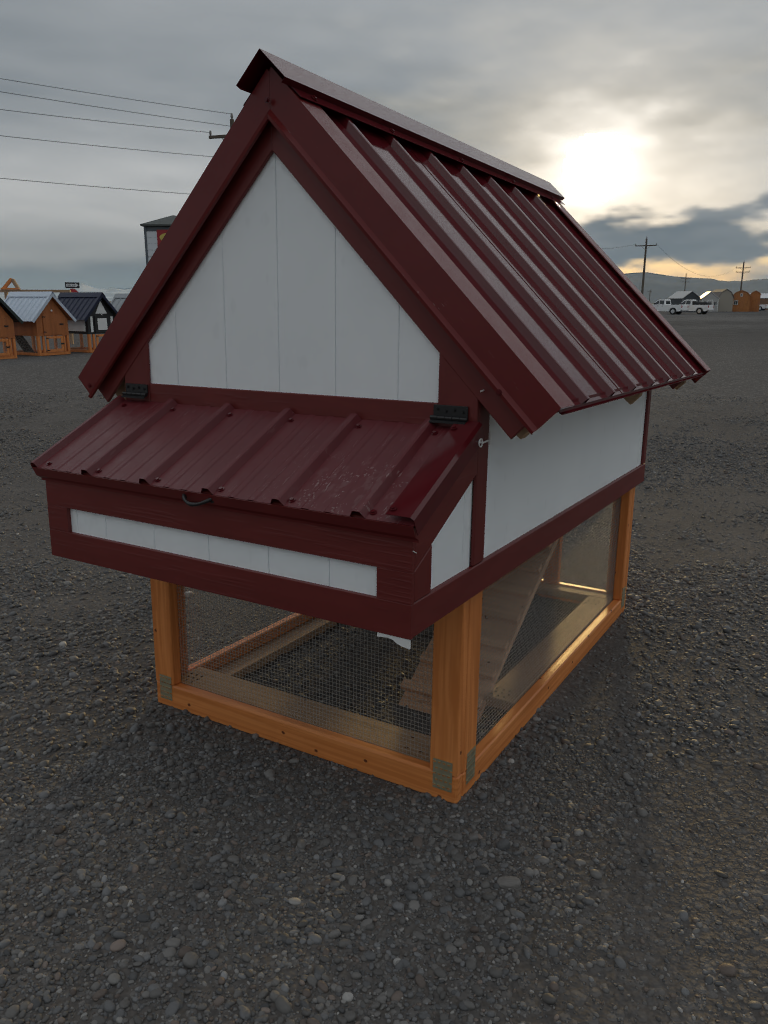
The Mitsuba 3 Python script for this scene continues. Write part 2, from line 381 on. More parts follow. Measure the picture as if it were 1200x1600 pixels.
def peb_mat(p):
    return {'type': 'twosided', 'b': {'type': 'principled', 'base_color': {'type': 'mesh_attribute', 'name': 'vertex_color'}, 'roughness': 0.62, 'specular': 0.4}}
scene['pebble_material'] = peb_mat(0)
sets = [(13000, 0.55, 2.4, 1, 1, 0.72, 0.0061, 0.36, 0.0042, 0.017), (44000, 0.55, 2.4, 0, 4, 0.72, 0.0032, 0.30, 0.0016, 0.0055),
        (58000, 2.4, 5.6, 0, 2, 0.66, 0.0066, 0.42, 0.0035, 0.019), (70000, 5.2, 14.0, -1, 3, 0.58, 0.0100, 0.36, 0.0055, 0.025)]
ms, cs = [], []
for s in sets:
    m, c = pebbles(*s); ms.append(m); cs.append(c)
put('gravel', trimesh.Trimesh(np.vstack([m.vertices for m in ms]), np.vstack([m.faces + o for m, o in zip(ms, np.cumsum([0] + [len(m.vertices) for m in ms[:-1]]))]), process=False),
    'pebble_material', smooth=True, color=np.vstack(cs), kind='stuff')
labels['gravel'] = {'label': 'loose grey rounded pebbles spread over the lot around the hen house', 'category': 'gravel', 'kind': 'stuff'}

# ---------------------------------------------------------------- the big hen house (its own frame: x right, y back, z up)
C0 = thing('chicken_coop', 'large red and white hen house with ribbed maroon metal roof and nest box', 'chicken coop')
def cp(name, mesh, bsdf, parent=None, **k): return put(name, mesh, bsdf, parent or C0, COOP, **k)
WF, LF = 1.195, 1.885
XR, ZR = -0.5855, 1.983            # ridge line of the metal roof

# run frame
post = cp('post', bx(-0.0895, 0, 0, 0.038, 0.0895, 0.66), 'stain_z')
cp('post', bx(-0.038, 0, 0.0395, 0.127, 0.082, 0.66), 'stain_z')
post_l = cp('post', bx(-WF, -WF + 0.0895, 0, 0.038, 0.0895, 0.66), 'stain_z')
cp('post', bx(-WF, -WF + 0.038, 0.0395, 0.127, 0.082, 0.66), 'stain_z')
cp('post', bx(-0.0895, 0, LF - 0.038, LF, 0.0895, 0.66), 'stain_z')
post_b = cp('post', bx(-0.038, 0, LF - 0.1, LF - 0.0395, 0.0825, 0.66), 'stain_z')
cp('post', bx(-WF, -WF + 0.0895, LF - 0.038, LF, 0.0895, 0.66), 'stain_z')
cp('post', bx(-WF, -WF + 0.038, LF - 0.127, LF - 0.0395, 0.082, 0.66), 'stain_z')
rail_f = cp('bottom_rail', bx(-WF, 0, 0, 0.038, 0.0, 0.089, 0.006), 'stain_x')
rail_r = cp('bottom_rail', bx(-0.038, 0, 0.0395, LF - 0.0395, 0, 0.081, 0.005), 'stain_y')
cp('bottom_rail', bx(-WF, -WF + 0.038, 0.0395, LF - 0.0395, 0, 0.086, 0.005), 'stain_y')
cp('bottom_rail', bx(-WF, 0, LF - 0.038, LF, 0, 0.089, 0.005), 'stain_x')
cp('inner_sill', bx(-WF + 0.041, -0.041, 0.041, 0.180, 0.047, 0.085), 'pine_x')
cp('inner_sill', bx(-WF + 0.041, -WF + 0.130, 0.182, LF - 0.19, 0.002, 0.040), 'pine_y')
sill_r = cp('inner_sill', bx(-0.150, -0.041, 0.53, LF - 0.12, 0.046, 0.084), 'pine_y')
cp('inner_sill', bx(-WF + 0.041, -0.041, LF - 0.118, LF - 0.041, 0.046, 0.084), 'pine_x')

# pressed nail plates with rows of slots
def nail_plate(u0, u1, v0, v1, place, rows=5, colsn=4):
    pg = sbox(u0, v0, u1, v1); holes = []
    du, dv = (u1 - u0) / colsn, (v1 - v0) / rows
    for r in range(rows):
        for c in range(colsn):
            x, y = u0 + (c + 0.5 + (0.22 if r % 2 else -0.22)) * du, v0 + (r + 0.5) * dv
            holes.append(sbox(x - 0.0048, y - 0.0026, x + 0.0048, y + 0.0026))
    pg = pg.difference(shapely.union_all(holes))
    m = extrude_polygon(pg, 0.0012, engine='earcut')
    # tooth tabs stand proud beside each slot
    tabs = [trimesh.creation.box(bounds=[(h.bounds[0], h.bounds[3], 0.0012), (h.bounds[2], h.bounds[3] + 0.001, 0.0030)]) for h in holes]
    m = cat([m] + tabs)
    v = np.array(m.vertices)
    m.vertices = np.stack(place(v[:, 0], v[:, 1], v[:, 2]), 1)
    return m
cp('nail_plate', nail_plate(-0.077, -0.016, 0.038, 0.131, lambda u, v, w: (u, -0.0005 - w, v)), 'plate_metal', post)
cp('nail_plate', nail_plate(-1.172, -1.116, 0.030, 0.120, lambda u, v, w: (u, -0.0005 - w, v)), 'plate_metal', post_l)
cp('nail_plate', nail_plate(0.060, 0.119, 0.036, 0.135, lambda u, v, w: (0.0005 + w, u, v)), 'plate_metal', post)
cp('nail_plate', nail_plate(LF - 0.085, LF - 0.03, 0.036, 0.135, lambda u, v, w: (0.0005 + w, u, v)), 'plate_metal', post_b)
def dots(u0, v0, place):
    return cat([trimesh.creation.box(bounds=[place(u0 + 0.024 * a + 0.006 * (b % 2), v0 + 0.026 * b, 0.0003), place(u0 + 0.024 * a + 0.006 * (b % 2) + 0.007, v0 + 0.026 * b + 0.009, 0.0012)]) for a in range(3) for b in range(3)])
cp('nail_hole', dots(-1.135, 0.060, lambda u, v, w: (u, v, 0.085 + w)), 'dark_hole', kind='stuff')
cp('nail_hole', dots(-0.135, 0.548, lambda u, v, w: (u, v, 0.084 + w)), 'dark_hole', kind='stuff')
cp('nail_hole', dots(-0.135, 1.66, lambda u, v, w: (u, v, 0.084 + w)), 'dark_hole', kind='stuff')

# welded wire mesh
G = 0.0127
def ticks(a, b): return np.arange(a, b, G)
cp('wire_mesh', rect_wires(ticks(-WF + 0.03, -0.03), ticks(0.05, 0.66), lambda u, v, w: (u, 0.0395 + w, v)), 'wire', kind='stuff')
cp('wire_mesh', rect_wires(ticks(0.05, LF - 0.03), ticks(0.05, 0.66), lambda u, v, w: (-0.0395 - w, u, v), 0.00062, 0.0003), 'wire', kind='stuff')
cp('wire_mesh', rect_wires(ticks(0.05, LF - 0.03), ticks(0.05, 0.66), lambda u, v, w: (-WF + 0.0395 + w, u, v)), 'wire', kind='stuff')
cp('wire_mesh', rect_wires(ticks(-0.40, -0.03), ticks(0.05, 0.66), lambda u, v, w: (u, LF - 0.0395 - w, v)), 'wire', kind='stuff')

# small wire door in the rear end of the run
dk = cp('run_door', bx(-1.10, -1.02, LF + 0.002, LF + 0.036, 0.10, 0.63), 'stain_z')
cp('stile', bx(-0.49, -0.41, LF + 0.002, LF + 0.036, 0.10, 0.63), 'stain_z', dk)
cp('door_rail', bx(-1.018, -0.492, LF + 0.002, LF + 0.036, 0.10, 0.18), 'stain_x', dk)
cp('door_rail', bx(-1.018, -0.492, LF + 0.002, LF + 0.036, 0.55, 0.63), 'stain_x', dk)
cp('door_mesh', rect_wires(ticks(-1.03, -0.48), ticks(0.17, 0.56), lambda u, v, w: (u, LF + 0.000 - w, v)), 'wire', dk, kind='stuff')
cp('post', bx(-0.405, -0.330, LF - 0.038, LF, 0.0895, 0.66), 'stain_z')

# ramp with cleats
rp = cp('ramp', frame([(0.44, 0.005), (0.46, 0.0), (1.50, 0.66), (1.48, 0.69)], 'yz', -0.445, -0.140, 0.003), 'pine_ramp', label='sloping wooden ramp inside the run')
sl = np.array([1.0, 0.66]) / math.hypot(1, 0.66); nn = np.array([-sl[1], sl[0]])
for k in range(9):
    b = np.array([0.455, 0.015]) + sl * (0.045 + 0.128 * k) + nn * 0.004
    q = [b, b + sl * 0.036, b + sl * 0.036 + nn * 0.020, b + nn * 0.020]
    cp('cleat', frame(q, 'yz', -0.46 if k == 0 else -0.44, -0.145, 0.002), 'pine_ramp', rp)

# house: floor, hidden core walls
cp('floor', bx(-WF, 0, 0.0, LF, 0.662, 0.690), 'underlay')
cp('core_wall', bx(-0.012, 0.008, 0.012, LF - 0.012, 0.69, 1.30), 'underlay')
cp('core_wall', bx(-WF - 0.008, -WF + 0.012, 0.012, LF - 0.012, 0.69, 1.30), 'underlay')
gable = [(-WF + 0.012, 0.69), (-0.012, 0.69), (-0.012, 1.30), (-0.6, 1.89), (-WF + 0.012, 1.30)]
cp('core_wall', frame(gable, 'xz', -0.006, 0.010, 0), 'underlay')
cp('core_wall', frame(gable, 'xz', LF - 0.010, LF + 0.006, 0), 'underlay')

# front gable: grooved white siding boards
front = [-1.24, -0.9995, -0.8, -0.6, -0.4045, -0.2065, 0.0]
tri = Polygon([(-1.16, 1.09), (-0.04, 1.09), (-0.04, 1.26), (-0.6, 1.83), (-1.16, 1.26)])
wf = cp('front_wall', frame(gable, 'xz', -0.0085, -0.0065, 0), 'white_paint', label='white front gable of grooved siding')
for a, b in zip(front[:-1], front[1:]):
    pg = tri.intersection(sbox(a + 0.0009, 0, b - 0.0009, 3))
    if pg.area > 1e-5: cp('siding_board', frame(list(pg.exterior.coords)[:-1], 'xz', -0.0145, -0.0088, 0.0009), 'white_paint', wf)
# front trim boards
SI = 1.193                          # x+z of the gable opening's right edge
def barge(side, lo, hi, y0, y1, z_end):
    """sloping board along one side of the gable: z + |x - XC| from lo to hi, square cut at its lower end"""
    s = 1 if side == 'r' else -1
    x_hi = hi - z_end; t = (hi - lo) / 2
    P = [(0, hi), (0, lo), (x_hi - t, z_end - t), (x_hi, z_end)]
    return frame([(XC + s * x, z) for x, z in P], 'xz', y0, y1, 0.002)
XC = -0.6
cp('barge_board', barge('r', SI - XC, 1.950, -0.0290, -0.0155, 1.150), 'red_paint_r')
cp('barge_board', barge('l', SI - XC, 1.940, -0.0285, -0.0155, 1.150), 'red_paint_l')
def clip(P, lo=SI + 0.004):
    pg = Polygon(P).intersection(Polygon([(-0.6 - 3, lo + 0.6 - 3), (-0.6, lo + 0.6), (-0.6 + 3, lo + 0.6 - 3), (0, -5)]))
    return list(pg.exterior.coords)[:-1]
cp('corner_board', frame(clip([(-0.082, 1.07), (0.030, 1.07), (0.030, 1.4), (-0.082, 1.4)]), 'xz', -0.0262, -0.0155), 'red_paint_z')
cp('corner_board', frame(clip([(-1.118, 1.07), (-1.228, 1.07), (-1.228, 1.4), (-1.118, 1.4)]), 'xz', -0.0262, -0.0155), 'red_paint_z')
cp('gable_rail', frame([(-1.1165, 1.04), (-0.0835, 1.04), (-0.0835, 1.1475), (-1.1165, 1.1475)], 'xz', -0.0258, -0.0155), 'red_paint_x')

# right wall
wr = cp('side_wall', bx(0.0085, 0.0125, 0.0, LF - 0.005, 0.70, 1.24, 0.001), 'white_paint', label='white right wall of two siding boards')
cp('siding_board', bx(0.0127, 0.0185, 0.0, LF - 0.095, 0.70, 1.22, 0.0015), 'white_paint', wr)
cp('siding_board', bx(0.0127, 0.0185, LF - 0.091, LF, 0.70, 1.22, 0.0015), 'white_paint', wr)
cp('corner_board', bx(0.0188, 0.030, -0.0150, 0.053, 0.7265, 1.20), 'red_paint_z')
cp('corner_board', bx(0.0188, 0.030, LF - 0.025, LF + 0.022, 0.7265, 1.20), 'red_paint_z')
cp('belt_board', bx(0.0125, 0.031, -0.3525, LF + 0.022, 0.640, 0.7250), 'red_paint_y')
# left wall and rear, seldom seen
wl = cp('side_wall', bx(-WF - 0.0185, -WF - 0.0085, 0.0, LF, 0.70, 1.24, 0.0015), 'white_paint')
cp('corner_board', bx(-WF - 0.030, -WF - 0.0188, LF - 0.06, LF + 0.022, 0.7265, 1.20), 'red_paint_z')
cp('corner_board', bx(-WF - 0.030, -WF - 0.0188, -0.015, 0.053, 0.7265, 1.20), 'red_paint_z')
cp('belt_board', bx(-WF - 0.031, -WF - 0.0125, -0.3525, LF + 0.022, 0.640, 0.7250), 'red_paint_y')
cp('rear_wall', frame(gable, 'xz', LF + 0.0065, LF + 0.014, 0), 'white_paint')
cp('belt_board', bx(-WF - 0.012, 0.012, LF + 0.0145, LF + 0.030, 0.640, 0.7250), 'red_paint_x')
cp('barge_board', barge('r', SI - XC, 1.950, LF + 0.0145, LF + 0.036, 1.150), 'red_paint_r')
cp('barge_board', barge('l', SI - XC, 1.940, LF + 0.0145, LF + 0.035, 1.150), 'red_paint_l')

# nest box
nb = cp('nest_box', frame([(-0.012, 0.655), (-0.335, 0.655), (-0.335, 0.880), (-0.012, 1.045)], 'yz', -WF - 0.012, 0.012, 0), 'white_paint', label='nest box hung on the front wall')
cp('bottom_trim', bx(-WF - 0.031, 0.031, -0.3545, -0.3415, 0.640, 0.7235, 0.0008), 'red_paint_x', nb)
cp('top_trim', bx(-WF - 0.031, 0.031, -0.3545, -0.3415, 0.7995, 0.903, 0.0008), 'red_paint_x', nb)
cp('stile_trim', bx(-WF - 0.031, -1.1385, -0.3545, -0.3415, 0.7237, 0.7993, 0.0006), 'red_paint_x', nb)
cp('stile_trim', bx(-0.0615, 0.031, -0.3545, -0.3415, 0.7237, 0.7993, 0.0006), 'red_paint_x', nb)
gr = [-1.16, -1.112, -0.987, -0.792, -0.591, -0.389, -0.203, -0.04]
for a, b in zip(gr[:-1], gr[1:]):
    cp('front_board', bx(a + 0.0008, b - 0.0008, -0.3412, -0.3355, 0.705, 0.82, 0.0012), 'white_paint', nb)
for sx, nm in ((1, ''), (-1, '')):
    X0 = (0.0125, 0.0185) if sx > 0 else (-WF - 0.0185, -WF - 0.0125)
    X1 = (0.0188, 0.031) if sx > 0 else (-WF - 0.031, -WF - 0.0188)
    cp('side_board', frame([(-0.3405, 0.70), (-0.062, 0.70), (-0.062, 0.985), (-0.3405, 0.84)], 'yz', *X0, 0.001), 'white_paint', nb)
    cp('side_board', frame([(-0.060, 0.70), (-0.016, 0.70), (-0.016, 1.01), (-0.060, 0.986)], 'yz', *X0, 0.001), 'white_paint', nb)
    cp('side_trim', frame([(-0.3413, 0.7265), (-0.2575, 0.7265), (-0.2575, 0.8440), (-0.3413, 0.8005)], 'yz', *X1), 'red_paint_z', nb)
    cp('side_trim', frame([(-0.3413, 0.8020), (-0.0310, 0.9670), (-0.0165, 0.9745), (-0.0165, 1.068), (-0.3413, 0.901)], 'yz', *X1), 'red_paint_y', nb)
# white drip strip hanging under the box
cv = [(-0.060, 0.6396), (0.027, 0.6396), (0.027, 0.6155), (0.004, 0.6190), (-0.008, 0.6235), (-0.018, 0.6295), (-0.030, 0.6318), (-0.045, 0.6305), (-0.060, 0.6285)]
cp('drip_strip', extr(Polygon(cv), 'xz', -0.352, -0.346), 'white_plain', nb)

# nest box lid
lid = cp('nest_box_lid', frame([(-0.372, 0.894), (-0.034, 1.063), (-0.034, 1.0875), (-0.372, 0.9185)], 'yz', -WF - 0.026, 0.030, 0.002), 'red_paint_x', label='hinged nest box lid with ribbed maroon sheet')
LS = np.array([0, -0.8944, -0.4472]); LN = np.array([0, -0.4472, 0.8944])
def rib_profile(ribs, u0, u1, h=0.0165, minor=True):
    P = [(u0, 0.0)]
    if minor and ribs[0] - u0 > 0.15:
        for q in (0.36, 0.64):
            m = u0 + q * (ribs[0] - u0); P += [(m - 0.013, 0), (m - 0.007, 0.0022), (m + 0.007, 0.0022), (m + 0.013, 0)]
    for k, r in enumerate(ribs):
        P += [(r - 0.021, 0), (r - 0.0105, h), (r - 0.005, h + 0.0012), (r + 0.005, h + 0.0012), (r + 0.0105, h), (r + 0.021, 0)]
        nx = ribs[k + 1] if k + 1 < len(ribs) else u1
        if minor and nx - r > 0.15:
            for q in (0.36, 0.64):
                m = r + q * (nx - r); P += [(m - 0.013, 0), (m - 0.007, 0.0022), (m + 0.007, 0.0022), (m + 0.013, 0)]
    P.append((u1, 0.0))
    P = [p for p in P if u0 <= p[0] <= u1]
    return P
lr = [-1.009, -0.777, -0.553, -0.328, -0.099]
cp('metal_sheet', sheet([(-1.252, -0.004), (-1.250, 0.008), (-1.243, 0.0155), (-1.232, 0.0155), (-1.222, 0.0)] + rib_profile(lr, -1.2215, 0.046)[1:], (0, -0.032, 1.0905), (1, 0, 0), LN, LS, 0.388), 'red_metal_scuffed', lid)
cp('front_flashing', sheet([(0.0, 0.0), (0.012, -0.026), (0.0275, -0.036), (0.0285, -0.043)], (-WF - 0.045, -0.3835, 0.917), (0, 1, 0), (0, 0, 1), (1, 0, 0), WF + 0.092), 'rake_metal', lid)
cp('side_flashing', sheet([(-0.062, 0.0215), (0.0, 0.0215), (0.008, 0.014), (0.008, -0.028)], (0.040, -0.028, 1.0905), (1, 0, 0), LN, LS, 0.388), 'red_metal', lid)
cp('side_flashing', sheet([(0.0, -0.004), (0.0005, -0.03)], (-1.2535, -0.032, 1.0905), (1, 0, 0), LN, LS, 0.386), 'red_metal', lid)
def screw(o, n, r=0.0065):
    o, n = np.asarray(o, float), np.asarray(n, float)
    a = tube([o, o + n * 0.0015], r * 1.35, 10); b = tube([o + n * 0.0015, o + n * 0.0055], r * 0.85, 6)
    return cat([a, b])
for xr_ in lr + [-1.215, 0.0]:
    for dl in (0.035, 0.365):
        x = xr_ + (0.030 if xr_ > -1.2 else 0.02)
        if xr_ == 0.0: x = -0.012
        o = np.array([x, -0.032, 1.0905]) + LS * dl + LN * (0.022 if xr_ == 0.0 else 0.001)
        cp('screw', screw(o, LN), 'red_metal', lid)
# pull handle
hx = np.linspace(0, 1, 15)
hp = [(-0.634 + 0.094 * t, -0.376 - 0.024 * math.sin(math.pi * t) ** 0.6, 0.905 - 0.016 * math.sin(math.pi * t) ** 0.8) for t in hx]
hd = cat([tube(hp, 0.0042 + 0.0015 * np.cos(2 * math.pi * hx) ** 2, 8)] + [hull(np.vstack([tube([(x, -0.371, 0.905), (x, -0.377, 0.905)], 0.011, 10).vertices])) for x in (-0.634, -0.540)])
cp('pull_handle', hd, 'black_metal', lid, smooth=40, label='black pull handle on the lid')
# strap hinges
def hinge(x0, x1):
    pl = bx(x0, x1, -0.0340, -0.0295, 1.116, 1.1445, 0.001)
    k = []
    n = 5; w = (x1 - x0) / n
    for i in range(n):
        k.append(tube([(x0 - 0.004 + (i + 0.03) * (w + 0.0016), -0.041, 1.1125), (x0 - 0.004 + (i + 0.97) * (w + 0.0016), -0.041, 1.1125)], 0.0058, 10))
    leaf = hull([(x, -0.041 - 0.012 * a, 1.1065 - 0.006 * a + b) for x in (x0 - 0.002, x1 + 0.002) for a in (0, 1) for b in (0, 0.003)])
    return cat([pl, leaf] + k), [(x0 + (x1 - x0) * t, -0.0340, 1.134 - 0.004 * (i % 2)) for i, t in enumerate((0.12, 0.37, 0.62, 0.87))]
for x0, x1 in ((-1.217, -1.119), (-0.090, 0.006)):
    m, sc_ = hinge(x0, x1)
    h = cp('hinge', m, 'black_metal', label='black strap hinge at the top of the lid')
    for s in sc_: cp('hinge_screw', screw(s, (0, -1, 0), 0.0036), 'black_metal', h)
# hook and eye latch, nail
ring = [(0.056, -0.059 + 0.0100 * math.cos(t), 1.061 + 0.0100 * math.sin(t)) for t in np.linspace(0, 6.2832, 15)]
hk = cp('hook_latch', cat([tube(ring, 0.0019, 6), tube([(0.046, -0.052, 1.061), (0.057, -0.050, 1.061)], 0.0026, 6)]), 'steel', smooth=40, label='steel hook and eye beside the right hinge')
cp('hook', tube([(0.0595, -0.058, 1.0605), (0.057, -0.03, 1.061), (0.050, 0.005, 1.0595), (0.042, 0.022, 1.054), (0.039, 0.030, 1.047), (0.039, 0.034, 1.0455), (0.039, 0.037, 1.049), (0.039, 0.038, 1.062), (0.039, 0.037, 1.079)], 0.0023, 6), 'steel', hk, smooth=40)
cp('nail', tube([(0.040, -0.0365, 1.184), (0.050, -0.041, 1.188)], 0.0022, 6), 'steel')
cp('nail', tube([(0.0305, -0.353, 0.852), (0.036, -0.345, 0.846)], 0.0011, 6), 'steel')

# main roof
rf = cp('roof', cat([frame([(XR, 1.3405 - XR), (XR, 1.310 - XR), (0.175, 1.135), (0.2055, 1.135)], 'xz', 0.010, 2.01, 0), frame([(XR, 1.3405 - XR), (XR, 1.310 - XR), (2 * XR - 0.175, 1.135), (2 * XR - 0.2055, 1.135)], 'xz', 0.010, 2.01, 0)]), 'underlay', label='steep gabled roof of ribbed maroon sheet')
q2 = math.sqrt(0.5)
cr = [0.189 + 0.2515 * k for k in range(7)]
Lr = 1.155
for s in (1, -1):
    du, dn, dl = (0, 1, 0), (s * q2, 0, q2), (s * q2, 0, -q2)
    o = np.array([XR, 0, ZR]) + np.array(dn) * (-0.0125)
    cuts = [-0.040, 0.575, 1.330, 2.045]
    for a, b in zip(cuts[:-1], cuts[1:]):
        rr = [r for r in cr if a + 0.03 < r < b - 0.03] if a > 0 else [r for r in cr if r < b - 0.03]
        pr = rib_profile(rr, a, b + (0.010 if b < 2 else 0), h=0.0190, minor=False)
        pr = [(u, h + (0.0016 if (a > 0 and u < a + 0.001) else 0)) for u, h in pr]
        cp('roof_panel', sheet(pr, o + np.array([0, 0, 0]), du, dn, dl, Lr + 0.012), 'red_metal', rf)
    # rake trims: flange on the roof, face, kicked hem
    for y0, d in ((-0.050, 1), (2.060, -1)):
        pr = [(d * 0.106, 0.0165), (d * 0.100, 0.0195), (0.0, 0.0195), (0.0, -0.0545), (-d * 0.013, -0.064), (-d * 0.011, -0.071), (-d * 0.004, -0.072)]
        o2 = np.array([XR, y0, ZR]) + np.array(dn) * (-0.0125) + np.array(dl) * (0.0 if s > 0 else 0.004)
        rk = sheet(pr, o2, (0, 1, 0), dn, np.array(dl), Lr + 0.020)
        rk = trimesh.intersections.slice_mesh_plane(rk, [s, 0, 0], [XR + s * 0.0004, 0, 0])
        cp('rake_trim', rk, 'rake_metal', rf)
    ex = XR + s * (0.2425 - XR)
    cp('eave_trim', sheet([(0, 0.0), (s * 0.004, -0.024), (s * 0.012, -0.028)], (XR + s * (0.2225 - XR), 0.012, 1.1640), (1, 0, 0), (0, 0, 1), (0, 1, 0), 2.02), 'red_metal', rf)
    # rafter tails
    for y in (0.02, 1.115, 1.955):
        P = [(0.005, 1.295), (-0.08, 1.24), (0.127, 1.066), (0.160, 1.100), (0.160, 1.14)]
        P = [(XR + s * (x - XR), z) for x, z in P]
        cp('rafter_tail', frame(P, 'xz', y, y + 0.038, 0.002), 'pine_x')
# ridge cap: each edge returned down to the ribs, with a screw flange
pr = [(-0.067, -0.0485), (-0.081, -0.0375), (0.0, 0.039), (0.081, -0.0375), (0.067, -0.0485)]
rc = cp('ridge_cap', sheet(pr, (XR, -0.090, ZR), (1, 0, 0), (0, 0, 1), (0, 1, 0), 2.205), 'red_metal', rf)
for s in (1, -1):
    cp('cap_flange', sheet([(s * 0.0675, -0.0478), (s * 0.096, -0.0745)], (XR, -0.045, ZR), (1, 0, 0), (0, 0, 1), (0, 1, 0), 2.13), 'red_metal', rf)
for s in (1, -1):
    for y in (0.03, 0.44, 0.94, 1.44, 1.92):
        o = np.array([XR + s * 0.084, y, ZR - 0.061]); n_ = np.array([s * 0.7071, 0, 0.7071])
        cp('screw', screw(o, n_, 0.0075), 'red_metal', rf)
for x, z in ((-0.585, 1.905), (-1.352, 1.130), (0.10, 1.185)):
    cp('screw', screw((x, -0.064, z + 0.002), (0, -1, 0), 0.006), 'red_metal', rf)
# ---------------------------------------------------------------- far setting: hills
def ridge(prof, dist, depth, seed, amp, n=260):
    """hills as a solid ridge: prof = (azimuth in degrees, height in m); slopes fall to the plain on both sides"""
    az = np.linspace(prof[0][0], prof[-1][0], n); h = np.interp(az, [a for a, _ in prof], [b for _, b in prof])
    rows = 15; V = []
    for k in range(rows):
        t = k / (rows - 1) * 2 - 1
        d = dist + depth * t
        P = np.stack([az * dist / 57.3 / 420, np.full(n, d / 420), np.zeros(n)], -1)
        nz = meshkit.fbm(P, 5, seed)
        prof_t = max(0.0, 1 - abs(t)) ** 0.85
        z = h * prof_t * (1 + (0.75 * (nz - 0.5) if 0 < prof_t < 1 else 0)) + amp * (nz - 0.5) * (1 if prof_t > 0 else 0) - (3 if prof_t == 0 else 0)
        a = np.radians(az); V.append(np.stack([CAM[0] + d * np.sin(a), CAM[1] + d * np.cos(a), z], 1))
    V = np.concatenate(V); F = []
    i, j = np.meshgrid(np.arange(rows - 1), np.arange(n - 1), indexing='ij'); a = (i * n + j).ravel()
    F = np.concatenate([np.stack([a, a + n, a + 1], 1), np.stack([a + 1, a + n, a + n + 1], 1)])
    m = trimesh.Trimesh(V, F, process=False)
    if m.face_normals[:, 2].mean() < 0: m.invert()
    return m
def hill_col(p, n, uv):
    v = fbm(p.x * 0.004, p.y * 0.004, p.z * 0.02, octaves=4)
    return mix((0.085, 0.082, 0.066), (0.15, 0.135, 0.105), v)
scene['hill_material'] = principled(proc(hill_col), 0.95, specular=0.1)
def snow_col(p, n, uv):
    v = smoothstep(0.42, 0.60, fbm(p.x * 0.006, p.y * 0.006, p.z * 0.03, octaves=4) + 0.0006 * (p.z - 110.0))
    return mix((0.30, 0.34, 0.37), (0.43, 0.47, 0.50), v)
scene['snow_material'] = principled(proc(snow_col), 0.9, specular=0.1)
HP = [(-33, 20), (-27, 90), (-22, 150), (-17, 205), (-14.2, 238), (-13.2, 246), (-12.6, 232), (-11.4, 208), (-10.0, 194), (-9.0, 190), (-8.6, 170), (-7.2, 167), (-6.4, 180), (-5.6, 184), (-2, 215), (4, 190), (12, 240), (22, 150), (30, 20)]
put('hills', ridge([(a, h * 1.0) for a, h in HP], 7000, 1500, 3, 10), 'hill_material', smooth=True, kind='structure')
SP = [(-62, 60), (-56, 100), (-53.5, 90), (-51.5, 112), (-50.9, 176), (-50.3, 138), (-49.8, 124), (-49.0, 136), (-48.2, 128), (-47.4, 150), (-46.6, 142), (-45.5, 110), (-43, 120), (-38, 60)]
put('mountains', ridge(SP, 9000, 1500, 9, 24), 'snow_material', smooth=True, kind='structure')

